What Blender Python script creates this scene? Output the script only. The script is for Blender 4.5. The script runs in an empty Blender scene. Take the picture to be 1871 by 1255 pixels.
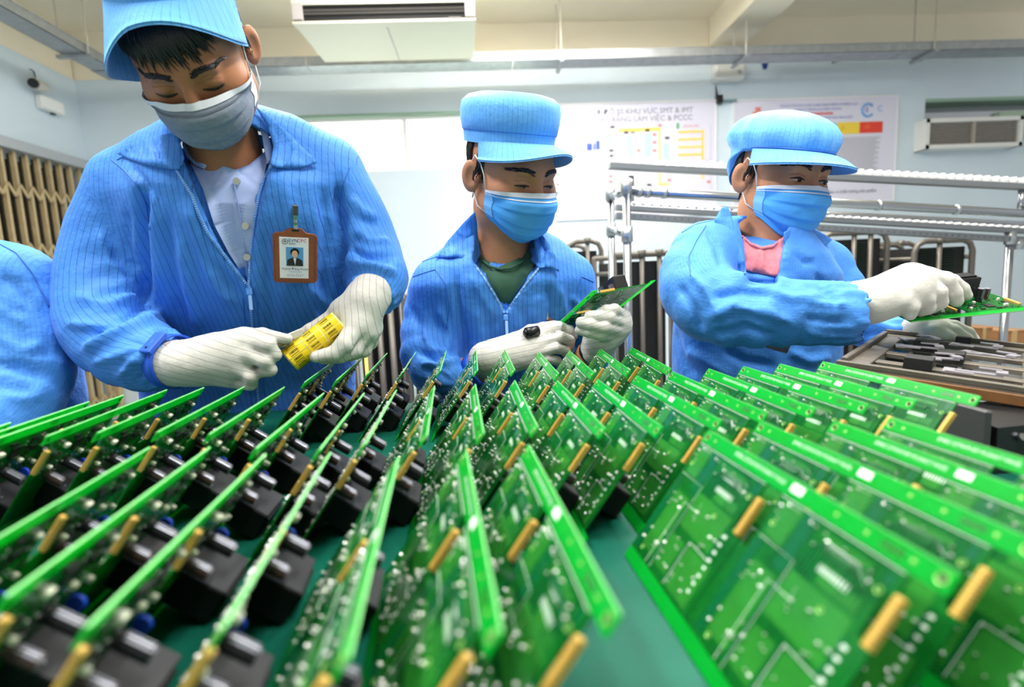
import bpy, bmesh, math, random
import numpy as np
from mathutils import Vector, Matrix
from mathutils.bvhtree import BVHTree
random.seed(7); RNG = np.random.RandomState(7)
scene = bpy.context.scene
COL = scene.collection
R = math.radians
# ---------------------------------------------------------------- camera
CAMZ = 1.005; TABLE_Z = 0.76
FPX, PITCH, ROLL, YAW = 980.0, 0.1247, -0.0446, 0.0494
_f = Vector((math.sin(YAW)*math.cos(PITCH), math.cos(YAW)*math.cos(PITCH), -math.sin(PITCH)))
_r0 = Vector((math.cos(YAW), -math.sin(YAW), 0)); _u0 = _r0.cross(_f)
CR = _r0*math.cos(ROLL)+_u0*math.sin(ROLL); CU = _u0*math.cos(ROLL)-_r0*math.sin(ROLL); CF = _f
cam = bpy.data.cameras.new('camera'); camo = bpy.data.objects.new('camera', cam); COL.objects.link(camo)
camo.matrix_world = Matrix(((CR.x, CU.x, -CF.x, 0), (CR.y, CU.y, -CF.y, 0), (CR.z, CU.z, -CF.z, CAMZ), (0, 0, 0, 1)))
cam.sensor_fit = 'HORIZONTAL'; cam.sensor_width = 36.0; cam.lens = FPX*36.0/1871.0
cam.clip_start = 0.02; cam.clip_end = 60
cam.dof.use_dof = True; cam.dof.focus_distance = 0.98; cam.dof.aperture_fstop = 2.9
scene.camera = camo
# ---------------------------------------------------------------- view, world, lights
scene.view_settings.view_transform = 'Standard'; scene.view_settings.look = 'None'
scene.view_settings.exposure = 0.44; scene.view_settings.gamma = 1.0
scene.view_settings.use_curve_mapping = False
w = bpy.data.worlds.new('daylight'); scene.world = w; w.use_nodes = True
bg = w.node_tree.nodes['Background']; bg.inputs[0].default_value = (0.93, 0.97, 1.0, 1); bg.inputs[1].default_value = 0.44

def at(px, py, Y):
    """world point seen at photo pixel (px,py) whose distance into the room is Y"""
    v = CR*((px-935.5)/FPX)+CU*((627.5-py)/FPX)+CF
    v = v*(Y/v.y)
    return Vector((v.x, v.y, v.z+CAMZ))
def onz(px, py, z):
    v = CR*((px-935.5)/FPX)+CU*((627.5-py)/FPX)+CF
    v = v*((z-CAMZ)/v.z)
    return Vector((v.x, v.y, z))
def onx(px, py, x):
    v = CR*((px-935.5)/FPX)+CU*((627.5-py)/FPX)+CF
    v = v*(x/v.x)
    return Vector((x, v.y, v.z+CAMZ))

def area_light(name, loc, sx, sy, power, col=(1, 1, 1), rot=(0, 0, 0)):
    L = bpy.data.lights.new(name, 'AREA'); L.shape = 'RECTANGLE'; L.size = sx; L.size_y = sy; L.energy = power; L.color = col
    o = bpy.data.objects.new(name, L); o.location = loc; o.rotation_euler = rot; COL.objects.link(o); return o

# ---------------------------------------------------------------- materials
def srgb(r, g, b):
    f = lambda c: (c/12.92 if c <= 0.04045 else ((c+0.055)/1.055)**2.4)
    return tuple(f(c/255.0) for c in (r, g, b))+(1.0,)
MATS = {}
def mat(name, col, rough=0.5, metal=0.0, spec=0.5, noise=0.0, nscale=30.0, bump=0.0, bscale=60.0, coat=0.0, sss=0.0, emit=None, estr=0.0, alpha=1.0, trans=0.0, sheen=0.0, coord='Object'):
    if name in MATS: return MATS[name]
    m = bpy.data.materials.new(name); m.use_nodes = True; nt = m.node_tree; b = nt.nodes['Principled BSDF']
    b.inputs['Base Color'].default_value = col; b.inputs['Roughness'].default_value = rough; b.inputs['Metallic'].default_value = metal
    b.inputs['Specular IOR Level'].default_value = spec; b.inputs['Coat Weight'].default_value = coat
    b.inputs['Transmission Weight'].default_value = trans; b.inputs['Sheen Weight'].default_value = sheen
    if sss: b.inputs['Subsurface Weight'].default_value = sss; b.inputs['Subsurface Radius'].default_value = (0.012, 0.005, 0.003)
    if emit: b.inputs['Emission Color'].default_value = emit; b.inputs['Emission Strength'].default_value = estr
    if noise or bump:
        tc = nt.nodes.new('ShaderNodeTexCoord')
    if noise:
        n = nt.nodes.new('ShaderNodeTexNoise'); n.inputs['Scale'].default_value = nscale; n.inputs['Detail'].default_value = 4
        nt.links.new(tc.outputs[coord], n.inputs['Vector'])
        mr = nt.nodes.new('ShaderNodeMapRange'); mr.inputs['From Min'].default_value = 0.3; mr.inputs['From Max'].default_value = 0.7
        mr.inputs['To Min'].default_value = 1-noise; mr.inputs['To Max'].default_value = 1+noise
        nt.links.new(n.outputs['Fac'], mr.inputs['Value'])
        mx = nt.nodes.new('ShaderNodeVectorMath'); mx.operation = 'SCALE'; mx.inputs[0].default_value = col[:3]
        nt.links.new(mr.outputs[0], mx.inputs['Scale']); nt.links.new(mx.outputs[0], b.inputs['Base Color'])
    if bump:
        n2 = nt.nodes.new('ShaderNodeTexNoise'); n2.inputs['Scale'].default_value = bscale; n2.inputs['Detail'].default_value = 3
        nt.links.new(tc.outputs[coord], n2.inputs['Vector'])
        bp = nt.nodes.new('ShaderNodeBump'); bp.inputs['Strength'].default_value = bump; bp.inputs['Distance'].default_value = 0.003
        nt.links.new(n2.outputs['Fac'], bp.inputs['Height']); nt.links.new(bp.outputs[0], b.inputs['Normal'])
    MATS[name] = m
    return m
def stripe_mat(name, col, line, period, width, rough=0.65, bump=0.42, bscale=22.0, sheen=0.08, mottle=0.06):
    """woven cloth with thin lines; the line coordinate (metres) is the mesh attribute 'stripe'"""
    if name in MATS: return MATS[name]
    m = bpy.data.materials.new(name); m.use_nodes = True; nt = m.node_tree; b = nt.nodes['Principled BSDF']; N = nt.nodes.new; K = nt.links.new
    a = N('ShaderNodeAttribute'); a.attribute_name = 'stripe'
    tc = N('ShaderNodeTexCoord')
    wob = N('ShaderNodeTexNoise'); wob.inputs['Scale'].default_value = 9; K(tc.outputs['Object'], wob.inputs['Vector'])
    wm = N('ShaderNodeMath'); wm.operation = 'MULTIPLY_ADD'; wm.inputs[1].default_value = 0.006; K(wob.outputs['Fac'], wm.inputs[0]); K(a.outputs['Fac'], wm.inputs[2])
    dv = N('ShaderNodeMath'); dv.operation = 'DIVIDE'; dv.inputs[1].default_value = period; K(wm.outputs[0], dv.inputs[0])
    fr = N('ShaderNodeMath'); fr.operation = 'FRACT'; K(dv.outputs[0], fr.inputs[0])
    su = N('ShaderNodeMath'); su.operation = 'SUBTRACT'; su.inputs[1].default_value = 0.5; K(fr.outputs[0], su.inputs[0])
    ab = N('ShaderNodeMath'); ab.operation = 'ABSOLUTE'; K(su.outputs[0], ab.inputs[0])
    mr = N('ShaderNodeMapRange'); mr.inputs['From Min'].default_value = width/period*0.35; mr.inputs['From Max'].default_value = width/period*0.75
    K(ab.outputs[0], mr.inputs['Value'])
    n = N('ShaderNodeTexNoise'); n.inputs['Scale'].default_value = 14; n.inputs['Detail'].default_value = 3; K(tc.outputs['Object'], n.inputs['Vector'])
    m2 = N('ShaderNodeMapRange'); m2.inputs['From Min'].default_value = 0.3; m2.inputs['From Max'].default_value = 0.7; m2.inputs['To Min'].default_value = 1-mottle; m2.inputs['To Max'].default_value = 1+mottle
    K(n.outputs['Fac'], m2.inputs['Value'])
    sc = N('ShaderNodeVectorMath'); sc.operation = 'SCALE'; sc.inputs[0].default_value = col[:3]; K(m2.outputs[0], sc.inputs['Scale'])
    mx = N('ShaderNodeMix'); mx.data_type = 'RGBA'; mx.inputs[6].default_value = line; K(sc.outputs[0], mx.inputs[7]); K(mr.outputs[0], mx.inputs[0])
    K(mx.outputs[2], b.inputs['Base Color']); b.inputs['Roughness'].default_value = rough; b.inputs['Sheen Weight'].default_value = sheen
    b.inputs['Specular IOR Level'].default_value = 0.3
    n2 = N('ShaderNodeTexNoise'); n2.inputs['Scale'].default_value = bscale; n2.inputs['Detail'].default_value = 4; n2.inputs['Roughness'].default_value = 0.6; K(tc.outputs['Object'], n2.inputs['Vector'])
    bp = N('ShaderNodeBump'); bp.inputs['Strength'].default_value = bump; bp.inputs['Distance'].default_value = 0.012; K(n2.outputs['Fac'], bp.inputs['Height']); K(bp.outputs[0], b.inputs['Normal'])
    MATS[name] = m
    return m

# ---------------------------------------------------------------- object helpers
def tag(o, label=None, cat=None, group=None, kind=None):
    if label: o['label'] = label
    if cat: o['category'] = cat
    if group: o['group'] = group
    if kind: o['kind'] = kind
    return o
def thing(name, label, cat, loc=(0, 0, 0), group=None):
    o = bpy.data.objects.new(name, None); o.empty_display_size = 0.05; o.location = loc; COL.objects.link(o)
    return tag(o, label, cat, group)
def make_mesh(name, V, F, m=None, smooth=False, attr=None):
    me = bpy.data.meshes.new(name)
    V = np.asarray(V, dtype=np.float32)
    if isinstance(F, np.ndarray) and F.ndim == 2:
        nf, k = F.shape
        me.vertices.add(len(V)); me.vertices.foreach_set('co', V.ravel())
        me.loops.add(nf*k); me.loops.foreach_set('vertex_index', F.astype(np.int32).ravel())
        me.polygons.add(nf); me.polygons.foreach_set('loop_start', np.arange(0, nf*k, k, dtype=np.int32))
        me.update(calc_edges=True); me.validate()
    else:
        me.from_pydata([tuple(v) for v in V.tolist()], [], [tuple(f) for f in F]); me.update()
    if smooth: me.polygons.foreach_set('use_smooth', [True]*len(me.polygons))
    if attr is not None:
        for k, v in attr.items():
            A = me.attributes.new(k, 'FLOAT', 'POINT'); A.data.foreach_set('value', np.asarray(v, dtype=np.float32))
    if m: me.materials.append(m)
    return me
def link(name, me, parent=None, local=False):
    """link a mesh whose vertices are in world space (or already local) under parent"""
    o = bpy.data.objects.new(name, me); COL.objects.link(o)
    if parent is not None:
        o.parent = parent
        if not local:
            off = Vector((0, 0, 0)); p = parent
            while p is not None: off += Vector(p.location); p = p.parent
            o.location = -off
    return o
def put(name, V, F, m, parent=None, smooth=False, attr=None, local=False):
    return link(name, make_mesh(name, V, F, m, smooth, attr), parent, local)
class MB:
    def __init__(s): s.V = []; s.F = []
    def add(s, V, F):
        b = len(s.V); s.V += [tuple(v) for v in V]; s.F += [tuple(i+b for i in f) for f in F]; return s
    def box(s, c, d, M=None, bev=0.0):
        x, y, z = d[0]/2, d[1]/2, d[2]/2
        if bev > 0:
            b = min(bev, x*.9, y*.9, z*.9); V = []
            pts = []
            for sx in (-1, 1):
                for sy in (-1, 1):
                    for sz in (-1, 1):
                        pts += [(sx*x, sy*(y-b), sz*(z-b)), (sx*(x-b), sy*y, sz*(z-b)), (sx*(x-b), sy*(y-b), sz*z)]
            bm = bmesh.new(); [bm.verts.new(p) for p in pts]; bmesh.ops.convex_hull(bm, input=bm.verts[:])
            bm.verts.index_update(); V = [v.co.copy() for v in bm.verts]; F = [[v.index for v in f.verts] for f in bm.faces]; bm.free()
        else:
            V = [Vector((i, j, k)) for i in (-x, x) for j in (-y, y) for k in (-z, z)]
            F = [(0, 1, 3, 2), (4, 6, 7, 5), (0, 4, 5, 1), (2, 3, 7, 6), (0, 2, 6, 4), (1, 5, 7, 3)]
        c = Vector(c)
        if M is not None: V = [M @ Vector(v)+c for v in V]
        else: V = [Vector(v)+c for v in V]
        return s.add(V, F)
    def span(s, a, b):
        return s.box([(a[i]+b[i])/2 for i in range(3)], [abs(a[i]-b[i]) for i in range(3)])
    def hull(s, pts):
        bm = bmesh.new(); [bm.verts.new(p) for p in pts]; r = bmesh.ops.convex_hull(bm, input=bm.verts[:])
        bmesh.ops.delete(bm, geom=[g for g in r['geom_interior'] if isinstance(g, bmesh.types.BMVert)], context='VERTS')
        bm.verts.index_update(); V = [v.co.copy() for v in bm.verts]; F = [[v.index for v in f.verts] for f in bm.faces]; bm.free(); return s.add(V, F)
    def tube(s, P, r, n=10, cap=True, closed=False):
        P = [Vector(p) for p in P]; m = len(P); rr = r if isinstance(r, (list, tuple)) else [r]*m
        V = []; F = []; pn = None
        for i in range(m):
            if closed: t = P[(i+1) % m]-P[i-1]
            else: t = P[min(i+1, m-1)]-P[max(i-1, 0)]
            t.normalize()
            if pn is None:
                pn = t.orthogonal().normalized()
            else:
                pn = (pn-t*pn.dot(t)).normalized()
            bn = t.cross(pn)
            for k in range(n):
                a = 2*math.pi*k/n; V.append(P[i]+(pn*math.cos(a)+bn*math.sin(a))*rr[i])
        for i in range(m if closed else m-1):
            j = (i+1) % m
            for k in range(n):
                F.append((i*n+k, i*n+(k+1) % n, j*n+(k+1) % n, j*n+k))
        if cap and not closed:
            F.append(tuple(reversed(range(n)))); F.append(tuple((m-1)*n+k for k in range(n)))
        return s.add(V, F)
    def cyl(s, a, b, r, n=12, r2=None): return s.tube([a, b], [r, r if r2 is None else r2], n)
    def prism(s, poly, z0, z1, M=None):
        n = len(poly); V = [Vector((p[0], p[1], z0)) for p in poly]+[Vector((p[0], p[1], z1)) for p in poly]
        F = [tuple(reversed(range(n))), tuple(range(n, 2*n))]+[(i, (i+1) % n, n+(i+1) % n, n+i) for i in range(n)]
        if M is not None: V = [M @ v for v in V]
        return s.add(V, F)
    def quad(s, a, b, c, d): return s.add([a, b, c, d], [(0, 1, 2, 3)])
    def mesh(s, name, m, smooth=False): return make_mesh(name, s.V, s.F, m, smooth)
    def build(s, name, m, parent=None, smooth=False, local=False): return link(name, s.mesh(name, m, smooth), parent, local)
def smooth_by_angle(o, deg=40):
    me = o.data; me.polygons.foreach_set('use_smooth', [True]*len(me.polygons))
    bm = bmesh.new(); bm.from_mesh(me); lim = R(deg)
    for e in bm.edges:
        if len(e.link_faces) == 2 and e.calc_face_angle(0) > lim: e.smooth = False
    bm.to_mesh(me); bm.free(); return o
def copy_tree(o, parent=None):
    c = o.copy(); COL.objects.link(c); c.parent = parent
    for ch in o.children: copy_tree(ch, c)
    return c
def text_mesh(body, size, m, extrude=0.0, align='LEFT'):
    cu = bpy.data.curves.new('print', 'FONT'); cu.body = body; cu.size = size; cu.extrude = extrude; cu.align_x = align; cu.align_y = 'CENTER'; cu.resolution_u = 2
    o = bpy.data.objects.new('print', cu); COL.objects.link(o)
    dg = bpy.context.evaluated_depsgraph_get(); me = bpy.data.meshes.new_from_object(o.evaluated_get(dg))
    bpy.data.objects.remove(o); bpy.data.curves.remove(cu)
    me.materials.clear(); me.materials.append(m); return me
def struct(name, mb, m, label=None, parent=None):
    o = mb.build(name, m, parent)
    if parent is None: o['kind'] = 'structure'
    if label: o['label'] = label
    return o
# ================================================================ ROOM
YW = 5.0
XL = at(147, 220, YW).x; ZC = at(994, 40, YW).z; ZB = at(138, 147, YW).z
XR = 6.0; YN = -3.0
M_blue = mat('wall_blue_paint', srgb(214, 228, 238), 0.75, noise=0.02, nscale=3)
M_cream = mat('cream_paint', srgb(250, 240, 218), 0.8, noise=0.02, nscale=3)
M_floor = mat('floor_vinyl', srgb(150, 160, 158), 0.35, noise=0.05, nscale=4)
M_white = mat('white_plastic', srgb(232, 232, 228), 0.4)
M_galv = mat('galvanised_steel', srgb(172, 176, 180), 0.42, 0.7, noise=0.12, nscale=18)
M_chrome = mat('chrome_pipe', srgb(176, 178, 184), 0.2, 0.95)
M_dark = mat('dark_void', srgb(14, 14, 15), 0.8)
M_black = mat('black_plastic', srgb(22, 22, 24), 0.35)
M_alu = mat('aluminium', srgb(190, 192, 195), 0.35, 0.8)
M_greenpaint = mat('pale_green_frame', srgb(150, 180, 160), 0.5)
struct('floor', MB().span((XL-0.2, YN, -0.1), (XR, YW+0.2, 0)), M_floor, 'grey vinyl workshop floor')
struct('ceiling', MB().span((XL-0.2, YN, ZC), (XR, YW+0.2, ZC+0.1)), M_cream, 'cream painted ceiling')
# back wall: openings for the clerestory window and the fan hatch
wx0 = at(533, 218, YW).x; wx1 = at(985, 200, YW).x; wz1 = at(690, 210, YW).z; wz0 = at(750, 311, YW).z
hx0 = at(1690, 200, YW).x; hx1 = hx0+1.5; hz1 = at(1780, 178, YW).z; hz0 = at(1690, 262, YW).z
mb = MB(); T = YW+0.2
for a, b in (((XL-.2, YW, 0), (wx0, T, ZB)), ((wx0, YW, 0), (wx1, T, wz0)), ((wx0, YW, wz1), (wx1, T, ZB)), ((wx1, YW, 0), (hx0, T, ZB)),
             ((hx0, YW, 0), (hx1, T, hz0)), ((hx0, YW, hz1), (hx1, T, ZB)), ((hx1, YW, 0), (XR, T, ZB))): mb.span(a, b)
struct('wall_back', mb, M_blue, 'pale blue painted wall at the back of the workshop')
struct('trim_1', MB().span((XL-.2, YW+.01, ZB), (XR, T, ZC)), M_cream, 'cream painted band of wall above the pale blue paint')
# left wall with the folding gate opening
gz1 = onx(78, 293, XL).z; gy1 = onx(150, 316, XL).y; gy0 = 1.0
mb = MB(); mb.span((XL-.2, YN, gz1), (XL, YW, ZB)); mb.span((XL-.2, gy1, 0), (XL, YW, gz1)); mb.span((XL-.2, YN, 0), (XL, gy0, gz1))
struct('wall_left', mb, M_blue, 'pale blue painted wall with the folding gate')
struct('trim_2', MB().span((XL-.2, YN, ZB), (XL-.01, YW, ZC)), M_cream, 'cream painted band above the gate wall')
# ceiling beam
bx0 = onz(1300, 28, ZC).x; bz = onx(1343, 66, bx0).z; bx1 = bx0+0.32
struct('trim_3', MB().span((bx0, YN, ZC-0.24), (bx1, YW, ZC)), M_cream, 'cream ceiling beam running to the back wall')
# ---- clerestory window
M_pane = bpy.data.materials.new('frosted_daylight_pane'); M_pane.use_nodes = True
nt = M_pane.node_tree; pb = nt.nodes['Principled BSDF']; pb.inputs['Base Color'].default_value = (0.85, 1, 0.86, 1)
pb.inputs['Emission Color'].default_value = (0.93, 1.0, 0.9, 1); pb.inputs['Emission Strength'].default_value = 3.0; pb.inputs['Roughness'].default_value = 0.4
M_pane2 = M_pane.copy(); M_pane2.name = 'pale_green_daylight_pane'
p2 = M_pane2.node_tree.nodes['Principled BSDF']; p2.inputs['Emission Color'].default_value = (0.74, 1.0, 0.7, 1); p2.inputs['Emission Strength'].default_value = 1.3
win = thing('window_1', 'long low clerestory window of bright frosted glass high in the back wall', None, (wx0, YW, wz0)); win['kind'] = 'structure'
fr = 0.03
mb = MB(); mb.span((wx0, YW+.02, wz1-.045), (wx1, YW+.1, wz1)); mb.span((wx0, YW+.02, wz0), (wx1, YW+.1, wz0+.012)); mb.span((wx0, YW+.02, wz0), (wx0+fr, YW+.1, wz1)); mb.span((wx1-fr, YW+.02, wz0), (wx1, YW+.1, wz1))
mb.build('window_frame', M_white, win)
MB().span((wx0-.01, YW-.012, wz1-.012), (wx1+.01, YW+.02, wz1+.012)).build('head_trim', M_greenpaint, win)
mx = at(741, 265, YW).x
MB().span((mx-.02, YW+.01, wz0), (mx+.02, YW+.09, wz1-.04)).build('mullion', M_white, win)
zs = at(800, 256, YW).z
for a, b in ((wx0+fr, mx-.02), (mx+.02, wx1-fr)):
    MB().span((a, YW+.055, zs if a > mx else wz0), (b, YW+.06, wz1-.045)).build('pane', M_pane, win)
MB().span((mx+.02, YW+.055, wz0), (wx1-fr, YW+.06, zs)).build('pane', M_pane2, win)
# ---- fan hatch with louvred unit
hat = thing('window_2', 'rectangular hatch in the back wall showing grey ducting inside', None, (hx0, YW, hz0)); hat['kind'] = 'structure'
M_hatch = mat('hatch_grey', srgb(172, 178, 180), 0.7)
MB().span((hx0, YW+.19, hz0), (hx1, YW+.2, hz1)).build('back_panel', M_hatch, hat)
MB().span((hx0, YW+.0, hz1-.03), (hx1, YW+.19, hz1)).build('lintel', M_greenpaint, hat)
MB().span((hx0+.05, YW+.1, hz1-.16), (hx1, YW+.18, hz1-.1)).build('duct', M_alu, hat)
MB().span((hx0+.78, YW+.05, hz0), (hx1, YW+.15, hz1-.12)).build('green_panel', mat('hatch_green', srgb(168, 190, 168), .6), hat)
vx0, vx1 = at(1686, 240, 4.9).x, at(1862, 240, 4.9).x; vz0, vz1 = at(1684, 274, 4.9).z, at(1690, 219, 4.9).z
lou = thing('louvred_grille', 'white framed louvre grille mounted across the hatch in the back wall', 'grille', ((vx0+vx1)/2, 4.9, vz0))
wv, hv = vx1-vx0, vz1-vz0; b = .035
def lspan(a, c, nm, m):
    return MB().span(a, c).build(nm, m, lou)
mb = MB(); y0, y1 = 4.86, 5.0
mb.span((vx0, y0, vz0), (vx1, y1, vz0+b)); mb.span((vx0, y0, vz1-b), (vx1, y1, vz1)); mb.span((vx0, y0, vz0), (vx0+b, y1, vz1)); mb.span((vx1-b, y0, vz0), (vx1, y1, vz1))
mb.build('frame', M_white, lou)
lspan((vx0+b, y1-.02, vz0+b), (vx1-b, y1, vz1-b), 'dark_inside', mat('grille_inside', srgb(70, 62, 58), .8))
lspan((vx0+wv/2-.012, y0+.005, vz0+b), (vx0+wv/2+.012, y0+.03, vz1-b), 'centre_bar', mat('grille_bar', srgb(170, 160, 150), .5))
M_slat = mat('grille_slat', srgb(176, 170, 162), .45)
ns = 11
for i in range(ns):
    z = vz0+b+(i+.5)*(hv-2*b)/ns
    MB().box(((vx0+vx1)/2, y0+.035, z), (wv-2*b, .03, .006), Matrix.Rotation(R(28), 3, 'X')).build('slat', M_slat, lou)
# ---- folding gate
gate = thing('door_1', 'beige folding scissor gate in the left wall under a steel header', None, (XL, gy1, 0)); gate['kind'] = 'structure'
M_beige = mat('gate_beige', srgb(194, 172, 130), .5, 0.1, noise=.12, nscale=12)
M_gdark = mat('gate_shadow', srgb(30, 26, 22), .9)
M_header = mat('gate_header_steel', srgb(178, 182, 188), .5, .2)
hz = onx(78, 276, XL).z
MB().span((XL-.02, gy0, gz1), (XL+.09, gy1+.12, hz)).build('header', M_header, gate)
MB().span((XL-.5, gy0-.5, 0), (XL-.45, gy1+.3, gz1+.2)).build('dark_backdrop', M_gdark, gate)  # near-black sheet standing in for the unlit space beyond the gate
MB().span((XL+.0, gy1-.01, 0), (XL+.06, gy1+.05, gz1)).build('jamb', M_beige, gate)
ys = [onx(p, q, XL).y for p, q in ((17, 282), (39, 288), (60, 294), (82, 300), (101, 306), (120, 311), (139, 316))]
step = (ys[-1]-ys[0])/6.0
yb = []; y = ys[-1]
while y > gy0+.1: yb.append(y); y -= step
bar = None
for y in yb:
    if bar is None:
        bar = MB().box((0, 0, gz1/2), (.03, .023, gz1)).mesh('gate_bar', M_beige)
    o = link('gate_bar', bar, gate, True); o.location = (0.02, y-gate.location.y, 0)
    # dark picket plate between bars
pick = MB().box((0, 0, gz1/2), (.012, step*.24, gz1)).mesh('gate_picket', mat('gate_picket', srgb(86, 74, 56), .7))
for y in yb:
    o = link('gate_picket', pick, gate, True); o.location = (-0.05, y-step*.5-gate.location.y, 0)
k = 0
strap = MB(); hh = .085
strap.box((0, 0, 0), (.008, math.hypot(step*.5, hh), .020), Matrix.Rotation(math.atan2(hh, step*.5), 3, 'X'))
strap2 = MB(); strap2.box((0, 0, 0), (.008, math.hypot(step*.5, hh), .020), Matrix.Rotation(-math.atan2(hh, step*.5), 3, 'X'))
sm1 = strap.mesh('scissor_strap', M_beige); sm2 = strap2.mesh('scissor_strap', M_beige)
for y in yb[:14]:
    for z in [gz1-.28-.42*i for i in range(5)]:
        for mm, dy in ((sm1, -.25), (sm2, .25)):
            o = link('scissor_strap', mm, gate, True); o.location = (0.045, y+dy*step-gate.location.y, z)
# ---- security camera and junction box on the left wall
p = onx(58, 156, XL)
sc_ = thing('security_camera', 'small white bullet security camera on the left wall above the gate', 'camera', p)
MB().cyl(p+Vector((0, .02, .02)), p+Vector((.02, .02, .02)), .05, 20).build('mount', M_white, sc_)
MB().tube([p+Vector((.012, .02, .02)), p+Vector((.05, -.01, .03)), p+Vector((.07, -.03, .018))], [.013, .013, .016], 10).build('arm', M_white, sc_)
MB().cyl(p+Vector((.06, .04, 0)), p+Vector((.10, -.11, -.025)), .038, 20).build('body', mat('camera_body', srgb(205, 200, 190), .4), sc_)
MB().cyl(p+Vector((.0995, -.108, -.0247)), p+Vector((.105, -.128, -.028)), .034, 20).build('lens_window', M_black, sc_)
MB().tube([p+Vector((.02, .02, .06)), p+Vector((.03, .0, .10)), p+Vector((.006, .0, .12))], .005, 8).build('cable', M_black, sc_)
q = onx(84, 193, XL)
jb = thing('junction_box', 'white plastic junction box under the security camera', 'box', q)
MB().box(q+Vector((.03, 0, 0)), (.06, .22, .105), None, .01).build('box', M_white, jb)
MB().box(q+Vector((.063, 0, 0)), (.008, .20, .09), None, .003).build('lid', mat('white_lid', srgb(242, 242, 240), .35), jb)
MB().box(q+Vector((.03, .02, -.058)), (.02, .035, .014)).build('cable_gland', M_black, jb)
# ---- cable trays
YT = 4.5; tz = onz(1, 1, 3).z
ttop = at(470, 105, YT).z; tbot = at(470, 122, YT).z; ty1 = YT+.19
tx0 = onz(198, 146, tbot).x
def tray(name, label, pts_fn, parent=None): pass
tr = thing('cable_tray', 'long galvanised steel cable tray hung along the back wall', 'cable tray', (0, YT, tbot))
xa, xb = tx0, 5.2
nseg = 5
for i in range(nseg):
    a = xa+(xb-xa)*i/nseg; b2 = xa+(xb-xa)*(i+1)/nseg-.006
    mb = MB(); mb.span((a, YT, tbot), (b2, YT+.004, ttop)); mb.span((a, ty1, tbot), (b2, ty1+.004, ttop)); mb.span((a, YT, tbot), (b2, ty1, tbot+.004)); mb.span((a, YT-.003, ttop-.006), (b2, YT+.02, ttop)); mb.span((a, YT-.003, tbot), (b2, YT+.01, tbot+.006))
    mb.build('tray_section', M_galv, tr)
M_rod = mat('hanger_rod', srgb(205, 200, 190), .4, .5)
for px in (300, 1025, 1362, 1705):
    x = at(px, 90, YT).x
    for yy in (YT-.012, ty1+.016):
        MB().cyl((x, yy, tbot-.02), (x, yy, ZC), .006, 8).build('hanger_rod', M_rod, tr)
    MB().box((x, (YT+ty1)/2, tbot-.014), (.03, ty1-YT+.08, .024)).build('bracket', M_galv, tr)
tl = thing('cable_tray', 'galvanised cable tray running from the back corner towards the gate side', 'cable tray', (tx0, YT, tbot))
lx0 = onz(40, 60, tbot).x; lx1 = onz(89, 60, tbot).x
for i in range(3):
    a = .6+(YT-.01-.6)*i/3; b2 = .6+(YT-.01-.6)*(i+1)/3-.006
    mb = MB(); mb.span((lx0, a, tbot), (lx1, b2, tbot+.004)); mb.span((lx0, a, tbot), (lx0+.004, b2, ttop)); mb.span((lx1-.004, a, tbot), (lx1, b2, ttop)); mb.span((lx1-.02, a, ttop-.006), (lx1+.004, b2, ttop))
    mb.build('tray_section', M_galv, tl)
for yy in (1.5, 2.9, 4.2):
    for x in (lx0-.014, lx1+.014): MB().cyl((x, yy, tbot-.02), (x, yy, ZC), .006, 8).build('hanger_rod', M_rod, tl)
    MB().box(((lx0+lx1)/2, yy, tbot-.014), (lx1-lx0+.08, .03, .024)).build('bracket', M_galv, tl)
# ---- ceiling air conditioner
Ya, Yb = 3.75, 4.36
a0 = at(538, 45, Ya); a1 = at(868, 38, Ya); zb_ = (a0.z+a1.z)/2
ac = thing('ceiling_air_conditioner', 'cream ceiling-suspended air conditioner with a dark intake slot', 'air conditioner', ((a0.x+a1.x)/2, Ya, zb_))
M_ac = mat('ac_cream', srgb(226, 220, 200), .45)
M_acside = mat('ac_grey_end', srgb(188, 182, 180), .5)
zt = at(538, 8, Ya).z; xl, xr = a0.x, a1.x
mb = MB(); mb.hull([(xl, Ya+.02, zb_), (xr, Ya+.02, zb_), (xl+.02, Yb, zb_), (xr-.02, Yb, zb_), (xl, Ya+.05, zt+.04), (xr, Ya+.05, zt+.04), (xl+.02, Yb, zt+.05), (xr-.02, Yb, zt+.05)]); mb.build('housing', M_ac, ac)
mb = MB(); mb.span((xl+.06, Ya-.004, zb_+.010), (xr-.06, Ya+.03, zt-.012)); mb.build('intake_slot', M_dark, ac)
for nm, z0, z1, m in (('front_lip', zb_-.004, zb_+.010, M_ac), ('front_top', zt-.012, zt+.03, M_ac)):
    MB().span((xl-.005, Ya-.02, z0), (xr+.005, Ya+.05, z1)).build(nm, m, ac)
for x in (xl+.03, xr-.03): MB().box((x, Ya, (zb_+zt)/2+.01), (.062, .05, zt-zb_-.02)).build('end_cap', M_acside, ac)
for i, zz in enumerate((.35, .62)): MB().box(((xl+xr)/2, Ya-.008, zb_+.035+zz*(zt-zb_-.05)), (xr-xl-.13, .008, .012), Matrix.Rotation(R(20), 3, 'X')).build('louvre', mat('ac_louvre', srgb(92, 88, 84), .4), ac)
MB().span(((xl+xr)/2-.004, Ya+.04, zb_-.003), ((xl+xr)/2+.004, Yb-.01, zb_+.002)).build('panel_seam', M_acside, ac)
MB().span((xr-.17, Ya-.022, zb_+.006), (xr-.09, Ya-.018, zb_+.018)).build('badge_plate', mat('badge_grey', srgb(120, 118, 112), .4), ac)
for x in (xl+.12, xr-.12):
    MB().cyl((x, (Ya+Yb)/2, zt), (x, (Ya+Yb)/2, ZC), .008, 8).build('hanger_rod', M_rod, ac)
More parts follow.
